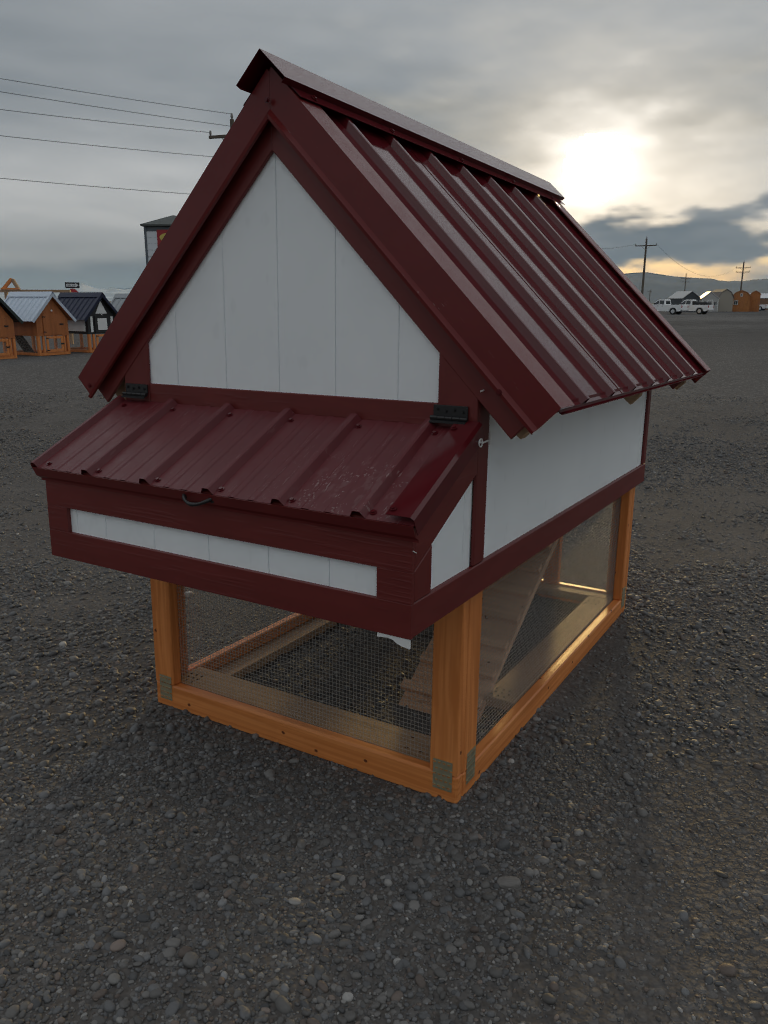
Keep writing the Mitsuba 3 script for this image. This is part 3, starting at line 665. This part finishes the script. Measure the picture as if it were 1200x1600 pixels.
# ---------------------------------------------------------------- the other hen houses in a row
scene['orange_stain'] = wood('z', (0.36, 0.115, 0.034), (0.45, 0.155, 0.048), (0.10, 0.03, 0.01), 0.5)
scene['white_metal'] = principled((0.52, 0.60, 0.70), 0.40, specular=0.3)
scene['navy_metal'] = principled((0.010, 0.015, 0.042), 0.40, specular=0.3)
scene['green_metal'] = principled((0.018, 0.030, 0.028), 0.4)
scene['grey_metal'] = principled((0.26, 0.29, 0.31), 0.4)
scene['black_paint'] = principled((0.014, 0.014, 0.015), 0.5)
def small_coop(x, y, label, roof, wall, lower, trim, white_panels=False, ramp=False, seen=True):
    c = thing('small_chicken_coop', label, 'chicken coop', 'small hen houses in a row on the gravel')
    tw = T().translate([x, y, float(terrain(x, y)) + 0.004]).rotate([0, 0, 1], 90)
    P = lambda name, mesh, mat, parent=None, **k: put(name, mesh, mat, parent or c, tw, **k)
    w, L, h1, he, hr, ex = 0.48, 1.50, 0.50, 0.90, 1.585, 0.66
    for sx in (-1, 1):
        for yy in (0.0, L - 0.07):
            P('post', bx(min(sx * w, sx * (w - 0.07)), max(sx * w, sx * (w - 0.07)), yy, yy + 0.07, 0, h1, 0.004), lower)
        P('bottom_rail', bx(min(sx * w, sx * (w - 0.03)), max(sx * w, sx * (w - 0.03)), 0.071, L - 0.071, 0, 0.07), lower)
    P('bottom_rail', bx(-w + 0.071, w - 0.071, 0.0, 0.03, 0, 0.075), lower)
    P('bottom_rail', bx(-w + 0.071, w - 0.071, L - 0.03, L, 0, 0.07), lower)
    body = [(-w, h1), (w, h1), (w, he + 0.02), (0, hr - 0.10), (-w, he + 0.02)]
    P('house_wall', frame(body, 'xz', 0.0, L, 0.004), wall)
    # run door with wire window
    d = P('run_door', bx(-0.24, -0.175, -0.022, -0.002, 0.08, 0.485), lower)
    P('stile', bx(0.205, 0.27, -0.022, -0.002, 0.08, 0.485), lower, d)
    P('door_rail', bx(-0.174, 0.204, -0.022, -0.002, 0.08, 0.15), lower, d)
    P('door_rail', bx(-0.174, 0.204, -0.022, -0.002, 0.425, 0.485), lower, d)
    P('door_mesh', rect_wires(np.arange(-0.175, 0.206, 0.025), np.arange(0.15, 0.43, 0.025), lambda u, v, q: (u, -0.001 + q, v), 0.0010), 'wire', d, kind='stuff')
    P('run_mesh', rect_wires(np.arange(0.07, L - 0.06, 0.025), np.arange(0.07, h1, 0.025), lambda u, v, q: (-w + 0.034 + q, u, v), 0.0010), 'wire', kind='stuff')
    P('post', bx(-0.33, -0.27, 0.004, 0.05, 0.08, h1), lower); P('post', bx(0.30, 0.36, 0.004, 0.05, 0.08, h1), lower)
    strap = lambda x0, z, s: hull([(x0, -0.029, z - 0.017), (x0, -0.029, z + 0.017), (x0 + s * 0.09, -0.029, z - 0.006), (x0 + s * 0.09, -0.029, z + 0.006), (x0, -0.0235, z - 0.017), (x0, -0.0235, z + 0.017), (x0 + s * 0.09, -0.0235, z - 0.006), (x0 + s * 0.09, -0.0235, z + 0.006)])
    for z in (0.13, 0.44): P('hinge', strap(-0.25, z, 1), 'black_metal', d)
    P('latch', bx(0.19, 0.29, -0.036, -0.0235, 0.27, 0.305), 'black_metal', d)
    if white_panels:
        P('gable_panel', frame([(-0.20, he + 0.14), (0.20, he + 0.14), (0.0, hr - 0.20)], 'xz', -0.012, -0.001, 0.003), 'white_plain')
        for sx in (-1, 1): P('side_panel', bx(min(sx * 0.39, sx * 0.31), max(sx * 0.39, sx * 0.31), -0.012, -0.001, h1 + 0.05, he + 0.07), 'white_plain')
        hd = P('house_door', bx(-0.25, 0.25, -0.022, -0.001, h1 + 0.03, he + 0.09), trim)
        P('door_panel', bx(-0.16, 0.16, -0.028, -0.0225, h1 + 0.10, he + 0.02), 'white_plain', hd)
        P('wall_panel', bx(-w - 0.012, -w - 0.001, 0.10, L - 0.1, h1 + 0.07, he), 'white_plain')
        P('vent_knob', tube([(0, -0.015, he + 0.115), (0, -0.035, he + 0.115)], 0.02, 8), 'white_plain')
    else:
        hd = P('house_door', bx(-0.29, 0.28, -0.020, -0.001, h1 + 0.02, he + 0.15), wall)
        for z in (h1 + 0.10, he + 0.08): P('hinge', strap(-0.30, z, 1), 'black_metal', hd)
        P('latch', bx(0.20, 0.31, -0.034, -0.0205, he - 0.13, he - 0.09), 'black_metal', hd)
        P('vent_knob', tube([(0, -0.002, he + 0.235), (0, -0.022, he + 0.235)], 0.024, 10), 'white_plain')
        P('trim_strip', bx(-w - 0.004, w + 0.004, -0.010, -0.001, h1 - 0.004, h1 + 0.014), wall)
    rf_ = P('roof', frame([(0, hr - 0.035), (ex - 0.05, he - 0.035), (ex - 0.07, he - 0.055), (0, hr - 0.075), (-ex + 0.07, he - 0.055), (-ex + 0.05, he - 0.035)], 'xz', -0.08, L + 0.08, 0) if False else
            cat([frame([(0, hr - 0.030), (sx * ex * 0.95, he + 0.005), (sx * ex * 0.93, he - 0.020), (0, hr - 0.075)], 'xz', -0.06, L + 0.06, 0) for sx in (1, -1)]), trim)
    s_ = math.hypot(ex, hr - he)
    for sx in (1, -1):
        du, dl, dn = (0, 1, 0), (sx * ex / s_, 0, -(hr - he) / s_), (sx * (hr - he) / s_, 0, ex / s_)
        rr = list(np.arange(0.10, L + 0.05, 0.2))
        P('roof_panel', sheet(rib_profile(rr, -0.10, L + 0.10, h=0.016, minor=False), (0, 0, hr - 0.026), du, dn, dl, s_), roof, rf_)
        for y0, q in ((-0.115, 1), (L + 0.115, -1)):
            P('rake_trim', sheet([(q * 0.08, 0.022), (0, 0.022), (0, -0.05)], (0, y0, hr - 0.026), (0, 1, 0), dn, dl, s_ + 0.01), roof, rf_)
    P('ridge_cap', sheet([(-0.11, -0.085), (-0.09, -0.06), (0, 0.045), (0.09, -0.06), (0.11, -0.085)], (0, -0.13, hr - 0.016), (1, 0, 0), (0, 0, 1), (0, 1, 0), L + 0.26), roof, rf_)
    if ramp:
        P('ramp', frame([(0.62, 0.0), (0.66, 0.0), (1.18, 0.50), (1.12, 0.50)], 'yz', -0.40, -0.12, 0.003), 'black_paint')
    return c
small_coop(-17.36, 10.37, 'orange stained small hen house cut off by the left edge of the view', 'green_metal', 'orange_stain', 'stain_z', 'black_paint')
small_coop(-17.50, 12.07, 'orange stained small hen house with a white metal roof and black ramp', 'white_metal', 'orange_stain', 'stain_z', 'orange_stain', ramp=True)
small_coop(-17.50, 13.67, 'black and white small hen house with a ribbed navy roof and timber legs', 'navy_metal', 'black_paint', 'stain_z', 'black_paint', white_panels=True)
small_coop(-17.60, 15.75, 'small hen house with a grey metal roof, farthest in the row, mostly hidden', 'grey_metal', 'white_plain', 'stain_z', 'white_plain')

# timber frame standing behind them
tf = thing('timber_frame', 'pale timber frame with boards and an A shaped top behind the orange hen houses', 'timber frame')
fa, fb = np.array([-26.0, 13.65]), np.array([-21.85, 16.10])
fd = (fb - fa) / np.linalg.norm(fb - fa); FA = math.degrees(math.atan2(fd[1], fd[0])); FL = float(np.linalg.norm(fb - fa))
TF = T().translate([fa[0], fa[1], 0]).rotate([0, 0, 1], FA)
for u in (0.0, 1.05, 2.05, 2.7, 3.6, FL - 0.1): put('post', bx(u, u + 0.09, 0, 0.09, 0, 1.66), 'pine_z', tf, TF)
put('top_beam', bx(-0.05, FL + 0.05, -0.01, 0.10, 1.662, 1.745), 'pine_x', tf, TF)
for k in range(6): put('board', bx(0.10, 2.04, 0.092, 0.112, 0.10 + 0.255 * k, 0.345 + 0.255 * k), 'pine_x', tf, TF)
AX0 = 2.92
put('brace', frame([(AX0 - 0.33, 1.748), (AX0 - 0.20, 1.748), (AX0 + 0.06, 2.02), (AX0 + 0.06, 2.11), (AX0 + 0.02, 2.11)], 'xz', 0.00, 0.09), 'stain_x', tf, TF)
put('brace', frame([(AX0 + 0.065, 2.10), (AX0 + 0.065, 1.99), (AX0 + 0.20, 1.748), (AX0 + 0.31, 1.748), (AX0 + 0.14, 2.07)], 'xz', 0.00, 0.09), 'pine_z', tf, TF)
put('brace', bx(AX0 - 0.30, AX0 + 0.29, -0.04, -0.012, 1.748, 1.80), 'stain_x', tf, TF)

# road signs on one post
scene['sign_black'] = principled((0.012, 0.012, 0.014), 0.45)
scene['sign_white'] = principled((0.72, 0.74, 0.76), 0.45)
scene['sign_red'] = principled((0.42, 0.025, 0.03), 0.45)
sg = thing('road_sign', 'black one way sign above a red stop sign behind the row of hen houses', 'road sign')
sn = CAM[:2] - np.array([-47.84, 37.0]); sn /= np.linalg.norm(sn)
SG = T([[-sn[1], -sn[0], 0, -47.84], [sn[0], -sn[1], 0, 37.0], [0, 0, 1, 0], [0, 0, 0, 1]])
put('post', bx(-0.03, 0.03, 0.022, 0.07, -0.1, 2.66, 0.004), 'galvanised', sg, SG)
b1 = put('one_way_board', extr(sbox(-0.455, 2.285, 0.455, 2.645).buffer(0.02), 'xz', 0.0, 0.006), 'sign_black', sg, SG)
arrow = Polygon([(-0.40, 2.375), (0.20, 2.375), (0.20, 2.315), (0.41, 2.465), (0.20, 2.615), (0.20, 2.555), (-0.40, 2.555)])
put('arrow', extr(arrow, 'xz', -0.004, -0.001), 'sign_white', b1, SG)
tx = meshkit.text_mesh('ONE WAY', 0.105, 0.003, bold=True); bb = tx.bounds
tv = np.array(tx.vertices); tv[:, 0] = (tv[:, 0] - bb[:, 0].mean()) * min(1, 0.62 / np.ptp(bb[:, 0])) - 0.03
put('lettering', trimesh.Trimesh(np.stack([tv[:, 0], -0.0045 - tv[:, 2], tv[:, 1] + 2.412], 1), tx.faces[:, ::-1], process=False), 'sign_black', b1, SG)
oc = Polygon([(0.375 / math.cos(math.pi / 8) * math.cos(math.pi / 8 + k * math.pi / 4), 1.86 + 0.375 / math.cos(math.pi / 8) * math.sin(math.pi / 8 + k * math.pi / 4)) for k in range(8)])
s1 = put('stop_board', extr(oc, 'xz', 0.010, 0.016), 'sign_red', sg, SG)
put('border', extr(oc.buffer(-0.012).difference(oc.buffer(-0.03)), 'xz', 0.007, 0.0095), 'sign_white', s1, SG)
tx = meshkit.text_mesh('STOP', 0.25, 0.003, bold=True); bb = tx.bounds; tv = np.array(tx.vertices); tv[:, 0] = (tv[:, 0] - bb[:, 0].mean()) * 0.60 / np.ptp(bb[:, 0])
put('lettering', trimesh.Trimesh(np.stack([tv[:, 0], 0.0085 - tv[:, 2], tv[:, 1] + 1.735], 1), tx.faces[:, ::-1], process=False), 'sign_white', s1, SG)

# tall clad sign tower behind the gable
scene['siding_white'] = principled((0.60, 0.64, 0.68), 0.55)
scene['trim_slate'] = principled((0.10, 0.12, 0.14), 0.5)
scene['roof_slate'] = principled((0.085, 0.095, 0.09), 0.7)
scene['board_red'] = principled((0.30, 0.018, 0.022), 0.4)
scene['oval_yellow'] = principled((0.52, 0.42, 0.10), 0.5)
tw_ = thing('sign_tower', 'tall white clad sign tower with slate trim, red board and grey roof behind the gable', 'sign tower')
p0 = np.array([-31.27, 28.42]); ax_ = np.array([0.86, 0.51]); ax_ = np.array([math.cos(math.radians(31)), math.sin(math.radians(31))])
TWR = T().translate([p0[0], p0[1], 0]).rotate([0, 0, 1], 31)
put('core', bx(0.05, 2.55, 0.06, 1.95, -0.1, 5.04), 'trim_slate', tw_, TWR)
for k in range(17):
    z0 = 0.02 + 0.30 * k
    if z0 + 0.29 > 5.06: break
    put('siding_board', frame([(0.022, z0), (0.045, z0 + 0.294), (0.058, z0 + 0.294), (0.058, z0)], 'yz', 0.115, 2.485, 0.001), 'siding_white', tw_, TWR)
    put('siding_board', frame([(0.045, z0), (0.022, z0), (0.04, z0 + 0.294), (0.045, z0 + 0.294)], 'xz', 0.06, 1.94, 0.0005), 'siding_white', tw_, TWR)
for u in (0.0, 2.49): put('corner_trim', bx(u, u + 0.11, 0.0, 0.055, 0, 5.06), 'trim_slate', tw_, TWR)
rt = put('roof', hull([(-0.12, -0.12, 5.06), (2.72, -0.12, 5.06), (2.72, 2.12, 5.06), (-0.12, 2.12, 5.06), (-0.14, -0.14, 5.14), (2.74, -0.14, 5.14), (2.74, 2.14, 5.14), (-0.14, 2.14, 5.14), (1.25, 1.0, 5.68), (1.35, 1.0, 5.68)]), 'roof_slate', tw_, TWR)
bd = put('board', extr(sbox(0.68, 3.45, 1.92, 4.86).buffer(0.03), 'xz', -0.02, 0.015), 'board_red', tw_, TWR)
def oval(cx, cz, rx, rz, n=40): return Polygon([(cx + rx * math.cos(t), cz + rz * math.sin(t)) for t in np.linspace(0, 2 * math.pi, n, endpoint=False)])
put('yellow_oval', extr(oval(1.18, 4.52, 0.40, 0.21).difference(oval(1.12, 4.50, 0.10, 0.05)), 'xz', -0.028, -0.0205), 'oval_yellow', bd, TWR)
put('white_mark', extr(oval(0.98, 4.05, 0.17, 0.17), 'xz', -0.028, -0.0205), 'sign_white', bd, TWR)

# ---------------------------------------------------------------- utility poles and lines
def pole_wood(p, n, uv):
    return mix((0.075, 0.060, 0.048), (0.14, 0.115, 0.09), fbm(p.x * 9.0, p.y * 9.0, p.z * 1.2, octaves=3))
scene['pole_wood'] = principled(proc(pole_wood), 0.85)
scene['cable'] = principled((0.05, 0.05, 0.05), 0.6)
scene['insulator'] = principled((0.20, 0.19, 0.18), 0.3)
def pole(x, y, h, arms, ang, label, r=0.16, top=True):
    k = thing('utility_pole', label, 'utility pole', 'wooden utility poles')
    tw = T().translate([x, y, 0]).rotate([0, 0, 1], ang)
    put('shaft', tube([(0, 0, -0.5), (0, 0, h * 0.5), (0, 0, h)], [r, r * 0.86, r * 0.68], 12), 'pole_wood', k, tw, smooth=50)
    for z, half in arms:
        a = put('crossarm', bx(-half, half, -r - 0.12, -r, z - 0.07, z + 0.07, 0.01), 'pole_wood', k, tw)
        for s in (-1, 1):
            put('brace', tube([(s * half * 0.42, -r - 0.02, z - 0.06), (0, -r * 0.9, z - 0.62)], 0.025, 6), 'galvanised', a, tw)
        for u in (-half + 0.08, half - 0.08):
            put('insulator', cat([tube([(u, -r - 0.06, z + 0.071), (u, -r - 0.06, z + 0.16), (u, -r - 0.06, z + 0.30)], [0.03, 0.065, 0.05], 8)]), 'insulator', a, tw)
    if top: put('insulator', tube([(0, 0, h), (0, 0, h + 0.12), (0, 0, h + 0.28)], [0.03, 0.07, 0.05], 8), 'insulator', k, tw)
    return k
pA = (-28.05, 31.75)
pole(*pA, 10.25, [(9.45, 1.22)], 12, 'wooden utility pole mostly hidden behind the gable of the large hen house', 0.15)
pole(-32.6, 12.2, 9.75, [(9.10, 1.22)], 90, 'wooden utility pole outside the left edge carrying the overhead wires', 0.15)
pole(-28.9, 124.0, 10.6, [(9.60, 1.55)], 4, 'tall wooden utility pole with one crossarm left of the parked trucks', 0.19)
pole(-50.5, 271.0, 10.4, [(9.0, 1.5), (7.9, 1.2)], 4, 'small distant utility pole above the dark grey shed roof', 0.19)
pole(-24.65, 197.3, 10.3, [(9.05, 1.5), (8.15, 1.4)], 3, 'leaning utility pole with two crossarms behind the orange sheds', 0.19)
pole(-71.7, 317.4, 6.3, [(5.6, 0.8)], 3, 'very distant short utility pole near the foot of the hills', 0.16)
def wire(a, b, sag, label, r=0.012, n=28):
    t = np.linspace(0, 1, n); a, b = np.array(a), np.array(b)
    pts = a[None] * (1 - t)[:, None] + b[None] * t[:, None]; pts[:, 2] -= 4 * sag * t * (1 - t)
    k = put('overhead_wire', tube(pts, r, 6), 'cable', smooth=True)
    labels[k] = {'label': label, 'category': 'wire'}
for (b, a, nm) in [((-32.75, 12.42, 9.95), (-28.05, 31.75, 10.50), 'topmost of the five overhead wires at the left'), ((-32.69, 12.31, 9.49), (-27.6, 31.95, 9.86), 'second overhead wire from the top at the left'),
               ((-32.56, 12.11, 8.60), (-29.16, 31.33, 9.68), 'third overhead wire from the top, ending at the crossarm tip'), ((-32.43, 11.90, 7.65), (-27.95, 31.55, 8.40), 'fourth overhead wire from the top at the left'),
               ((-32.22, 11.56, 6.14), (-27.9, 31.55, 6.56), 'lowest of the five overhead wires at the left')]:
    wire(a, b, 0.10, nm)
wire((-27.6, 31.95, 9.80), (-30.3, 123.8, 9.85), 2.6, 'thin overhead wire reaching the tall pole from the left', 0.018)
wire((-27.45, 123.8, 9.85), (-25.9, 197.1, 9.30), 3.2, 'thin overhead wire sagging right from the tall pole', 0.018)

# ---------------------------------------------------------------- sheds on the far side of the lot
scene['shed_dark'] = principled((0.055, 0.060, 0.066), 0.7)
scene['shed_tan'] = principled((0.33, 0.30, 0.25), 0.7)
scene['shed_grey'] = principled((0.40, 0.40, 0.39), 0.6)
scene['shed_brown'] = principled((0.20, 0.105, 0.055), 0.7)
scene['roof_light'] = principled((0.42, 0.42, 0.41), 0.5)
scene['roof_pale'] = principled((0.60, 0.61, 0.62), 0.45)
scene['roof_brown'] = principled((0.11, 0.095, 0.085), 0.7)
scene['pane'] = principled((0.02, 0.024, 0.028), 0.08, specular=0.8)
scene['orange_wall'] = wood('z', (0.36, 0.135, 0.035), (0.45, 0.18, 0.05), (0.2, 0.07, 0.02), 0.6)
def shed(x, y, ang, w, L, he, hr, wall, roof, trim, label, style='gable', doors=(), windows=(), gwall=None):
    """gable end faces local -y, width w along x, length L along y"""
    k = thing('storage_shed', label, 'shed')
    tw = T().translate([x, y, float(terrain(x, y)) + 0.002]).rotate([0, 0, 1], ang)
    P = lambda n, m, mat, par=None, **kk: put(n, m, mat, par or k, tw, **kk)
    h = w / 2
    if style == 'gable': out = [(h, he), (0, hr)]
    else: out = [(h, he), (h * 0.62, he + (hr - he) * 0.66), (0, hr)]
    right = [(h, 0.0)] + out; poly = right + [(-a, b) for a, b in right[::-1] if a > 0]
    wl_ = P('wall', frame(poly, 'xz', 0, L, 0.01), wall)
    prev = None
    O = [(h + 0.14, he - 0.10)] + [(a, b) for a, b in out[1:]] if style == 'gable' else [(h + 0.10, he - 0.12)] + out[1:]
    rf_ = None
    for s in (1, -1):
        for (a, b), (c, d) in zip(O[:-1], O[1:]):
            q = np.array([(a, b), (c, d)]); t = q[1] - q[0]; t /= np.linalg.norm(t); nn_ = np.array([t[1], -t[0]]); nn_ = nn_ if nn_[1] > 0 else -nn_
            m = frame([(s * q[0][0], q[0][1] + 0.01), (s * q[1][0], q[1][1] + 0.01), (s * (q[1] + nn_ * 0.07)[0] * (1 if c > 0 else 0), (q[1] + nn_ * 0.07)[1] + (0.02 if c == 0 else 0)), (s * (q[0] + nn_ * 0.07)[0], (q[0] + nn_ * 0.07)[1])], 'xz', -0.15, L + 0.15, 0.005)
            rf_ = P('roof', m, roof) if rf_ is None else P('roof_slope', m, roof, rf_) and rf_
    for u0, u1, z1 in doors:
        dd = P('door', bx(u0, u1, -0.03, -0.002, 0.05, z1), trim)
        P('door_panel', bx(u0 + 0.10, u1 - 0.10, -0.045, -0.0305, 0.15, z1 - 0.12), wall, dd)
    for u0, u1, z0, z1 in windows:
        ww = P('window', bx(u0, u1, -0.05, -0.002, z0, z1), 'white_plain')
        um = (u0 + u1) / 2
        for a, b in ((u0 + 0.06, um - 0.02), (um + 0.02, u1 - 0.06)):
            P('pane', bx(a, b, -0.055, -0.0505, z0 + 0.06, z1 - 0.06, 0.001), 'pane', ww)
    for s in (-1, 1): P('corner_trim', bx(min(s * h, s * (h - 0.09)), max(s * h, s * (h - 0.09)), -0.012, -0.001, 0, he - 0.05), trim)
    return k, tw
k, tw = shed(-25.6, 145.2, 38, 3.1, 5.2, 2.25, 3.35, 'shed_dark', 'roof_light', 'shed_grey', 'dark grey shed with a light grey roof behind the white trucks', windows=[(-1.1, -0.2, 1.1, 1.9), (0.2, 1.1, 1.1, 1.9)])
shed(-23.1, 148.6, 18, 2.7, 5.0, 2.2, 3.3, 'shed_grey', 'roof_pale', 'white_plain', 'small white shed with a pale gable roof, between the dark shed and the tan barn', doors=[(-0.45, 0.45, 2.0)], windows=[(-1.15, -0.6, 1.0, 1.8), (0.6, 1.15, 1.0, 1.8)])
shed(-20.95, 151.0, 24, 2.5, 7.0, 2.35, 3.75, 'shed_tan', 'roof_brown', 'shed_tan', 'tan barn style shed with a gambrel roof, left of the orange shed', style='gambrel')
shed(-18.75, 153.0, 8, 2.9, 4.2, 2.65, 3.55, 'orange_wall', 'orange_wall', 'orange_wall', 'orange stained barn style shed with door and window', style='gambrel', doors=[(-0.2, 0.75, 2.05)], windows=[(-1.15, -0.45, 1.15, 1.95), (-0.2, 0.2, 2.6, 3.1)])
shed(-16.85, 156.0, 6, 1.6, 3.6, 2.95, 3.5, 'orange_wall', 'orange_wall', 'orange_wall', 'narrow orange stained shed standing right of the orange barn style shed', style='gambrel')
shed(-17.2, 197.0, 75, 4.2, 8.5, 2.6, 3.5, 'shed_brown', 'roof_pale', 'shed_grey', 'brown shed with a white roof at the right edge of the view', doors=[(-0.7, 0.7, 2.2)])

# ---------------------------------------------------------------- white pickup trucks
scene['truck_white'] = principled((0.72, 0.73, 0.74), 0.25, clearcoat=0.6)
scene['tyre'] = principled((0.012, 0.012, 0.012), 0.8)
scene['rim'] = principled((0.55, 0.56, 0.57), 0.35, 0.7)
scene['lamp_red'] = principled((0.35, 0.012, 0.015), 0.25)
scene['trim_black'] = principled((0.016, 0.016, 0.018), 0.5)
def pickup(x, y, ang, label, cargo=None, doors=4):
    k = thing('pickup_truck', label, 'pickup truck', 'white pickup trucks parked across the lot')
    tw = T().translate([x, y, float(terrain(x, y))]).rotate([0, 0, 1], ang)
    P = lambda n, m, mat, par=None, **kk: put(n, m, mat, par or k, tw, **kk)
    # local: x forward, y left, origin under the middle
    side = Polygon([(-2.85, 0.62), (-2.85, 1.16), (-2.80, 1.20), (0.95, 1.20), (1.10, 1.19), (2.45, 1.10), (2.80, 1.00), (2.90, 0.85), (2.90, 0.50), (2.70, 0.42), (-2.60, 0.42)])
    arch = lambda cx: shapely.Point(cx, 0.40).buffer(0.475, 16)
    side = side.difference(arch(1.80)).difference(arch(-1.75))
    bed = sbox(-2.76, 0.72, -0.72, 1.3)
    outer = side.difference(sbox(-2.77, 0.93, -0.75, 1.4))
    P('body', cat([extr(side, 'xz', 0.86, 0.98), extr(side, 'xz', -0.98, -0.86), extr(outer, 'xz', -0.8595, 0.8595)]), 'truck_white')
    cab = [(-0.66, 1.20), (1.02, 1.20), (0.34, 1.80), (0.10, 1.87), (-0.52, 1.86), (-0.60, 1.80)]
    c0 = extr(Polygon(cab), 'xz', -0.93, 0.93); v = np.array(c0.vertices); v[:, 1] *= 1 - 0.16 * np.clip((v[:, 2] - 1.2) / 0.67, 0, 1); c0.vertices = v
    cb = P('cab', c0, 'truck_white')
    for s in (1, -1):
        yy = lambda z: s * (0.93 * (1 - 0.16 * (z - 1.2) / 0.67) + 0.004)
        for q in ([(0.18, 1.25), (0.84, 1.25), (0.36, 1.70), (0.18, 1.74)], [(-0.50, 1.25), (0.10, 1.25), (0.10, 1.74), (-0.46, 1.74)]):
            P('side_window', hull([(a, yy(b) + d, b) for a, b in q for d in (0, -s * 0.02)]), 'pane', cb)
    ws = [(0.98, -0.80, 1.25), (0.98, 0.80, 1.25), (0.42, 0.72, 1.745), (0.42, -0.72, 1.745)]
    P('windscreen', hull([(a + d, b, c + d * 0.9) for a, b, c in ws for d in (0.002, 0.018)]), 'pane', cb)
    P('rear_window', bx(-0.665, -0.62, -0.62, 0.62, 1.30, 1.70), 'pane', cb)
    for cx in (1.80, -1.75):
        for s in (1, -1):
            a, b = s * 0.70, s * 0.985
            w_ = P('wheel', cat([hull(np.vstack([tube([(cx, a, 0.405), (cx, b, 0.405)], 0.36, 20).vertices, tube([(cx, a + s * 0.04, 0.405), (cx, b - s * 0.04, 0.405)], 0.405, 20).vertices]))]), 'tyre')
            P('rim', cat([tube([(cx, b + s * 0.001, 0.405), (cx, b + s * 0.012, 0.405)], [0.235, 0.20], 16)] + [hull([(cx + 0.20 * math.cos(t) + 0.03 * math.sin(t) * e, b + s * (0.013 + g), 0.405 + 0.20 * math.sin(t) - 0.03 * math.cos(t) * e) for e in (-1, 1) for g in (0, 0.01)] + [(cx + 0.04 * math.cos(t), b + s * (0.013 + g), 0.405 + 0.04 * math.sin(t)) for g in (0, 0.012)]) for t in np.arange(5) * 1.2566]), 'rim', w_)
    for s in (1, -1):
        P('tail_light', bx(-2.875, -2.80, min(s * 0.99, s * 0.84), max(s * 0.99, s * 0.84), 0.84, 1.14), 'lamp_red')
        P('headlight', bx(2.70, 2.905, min(s * 0.985, s * 0.66), max(s * 0.985, s * 0.66), 0.80, 0.98), 'rim')
        P('mirror', bx(0.62, 0.74, min(s * 0.96, s * 1.16), max(s * 0.96, s * 1.16), 1.22, 1.42, 0.02), 'trim_black')
        P('door_handle', bx(-0.46, -0.30, min(s * 0.981, s * 1.0), max(s * 0.981, s * 1.0), 1.04, 1.08), 'trim_black')
        P('door_handle', bx(0.18, 0.34, min(s * 0.981, s * 1.0), max(s * 0.981, s * 1.0), 1.04, 1.08), 'trim_black')
    P('rear_bumper', bx(-3.02, -2.86, -0.93, 0.93, 0.46, 0.64, 0.02), 'rim')
    P('grille', bx(2.86, 2.915, -0.62, 0.62, 0.62, 0.98), 'trim_black')
    if cargo:
        P('bed_cover', bx(-2.6, -0.80, -0.84, 0.84, 0.95, 1.55, 0.05), 'trim_black')
        P('tool_box', bx(-1.15, -0.78, -0.92, 0.92, 1.205, 1.62, 0.03), 'trim_black')
    return k
pickup(-21.95, 106.2, 168, 'white crew cab pickup truck parked nearest to the tall pole')
pickup(-19.75, 111.5, 170, 'white pickup truck with a black covered bed, behind the other one', cargo=True)
pickup(-19.95, 182.0, 165, 'small distant white pickup truck in front of the brown shed')

# ---------------------------------------------------------------- single stones that stand out in the gravel
def stone(x, y, sx, sy, sz, rot, seed, label, mat):
    m = trimesh.creation.icosphere(subdivisions=3); v = np.array(m.vertices)
    v *= (1 + 0.5 * (meshkit.fbm(v * 1.0 + seed, 3, seed) - 0.5))[:, None]
    v = np.sign(v) * np.abs(v) ** 0.8 * [sx, sy, sz]
    c, q = math.cos(rot), math.sin(rot)
    v = np.stack([c * v[:, 0] - q * v[:, 1] + x, q * v[:, 0] + c * v[:, 1] + y, v[:, 2] + float(terrain(x, y)) + 0.25 * sz], 1)
    k = put('stone', trimesh.Trimesh(v, m.faces, process=False), mat, smooth=True)
    labels[k] = {'label': label, 'category': 'stone'}
def stone_col(p, n, uv):
    return mix((0.14, 0.132, 0.124), (0.20, 0.19, 0.178), fbm(p.x * 90.0, p.y * 90.0, p.z * 90.0, octaves=3))
scene['stone_material'] = principled(proc(stone_col), 0.7, specular=0.3)
scene['pale_stone'] = principled((0.36, 0.345, 0.32), 0.7)
STONES = [(0.253, -0.228, 0.030, 0.018, 0.012, 0.55, 3, 'largest flat grey stone lying in the bare dirt before the near corner post', 'stone_material'),
          (-1.905, 0.890, 0.024, 0.022, 0.020, 0.2, 5, 'pale round stone seen beside the left post under the nest box', 'pale_stone')]
for a in STONES: stone(*a)

# ---------------------------------------------------------------- air
scene['air'] = {'type': 'homogeneous', 'albedo': {'type': 'rgb', 'value': [0.78, 0.88, 0.97]}, 'sigma_t': {'type': 'rgb', 'value': [3.6e-5, 5.0e-5, 7.2e-5]}}
scene['haze'] = {'type': 'cube', 'to_world': T().translate([0, 0, 172]).scale([12500, 12500, 178]), 'bsdf': {'type': 'null'}, 'interior': {'type': 'ref', 'id': 'air'}}
scene['camera']['medium'] = {'type': 'ref', 'id': 'air'}
labels['haze'] = {'label': 'thin bluish haze filling the air over the plain', 'category': 'haze', 'kind': 'stuff'}
scene = {'air': scene['air'], **{k: v for k, v in scene.items() if k != 'air'}}
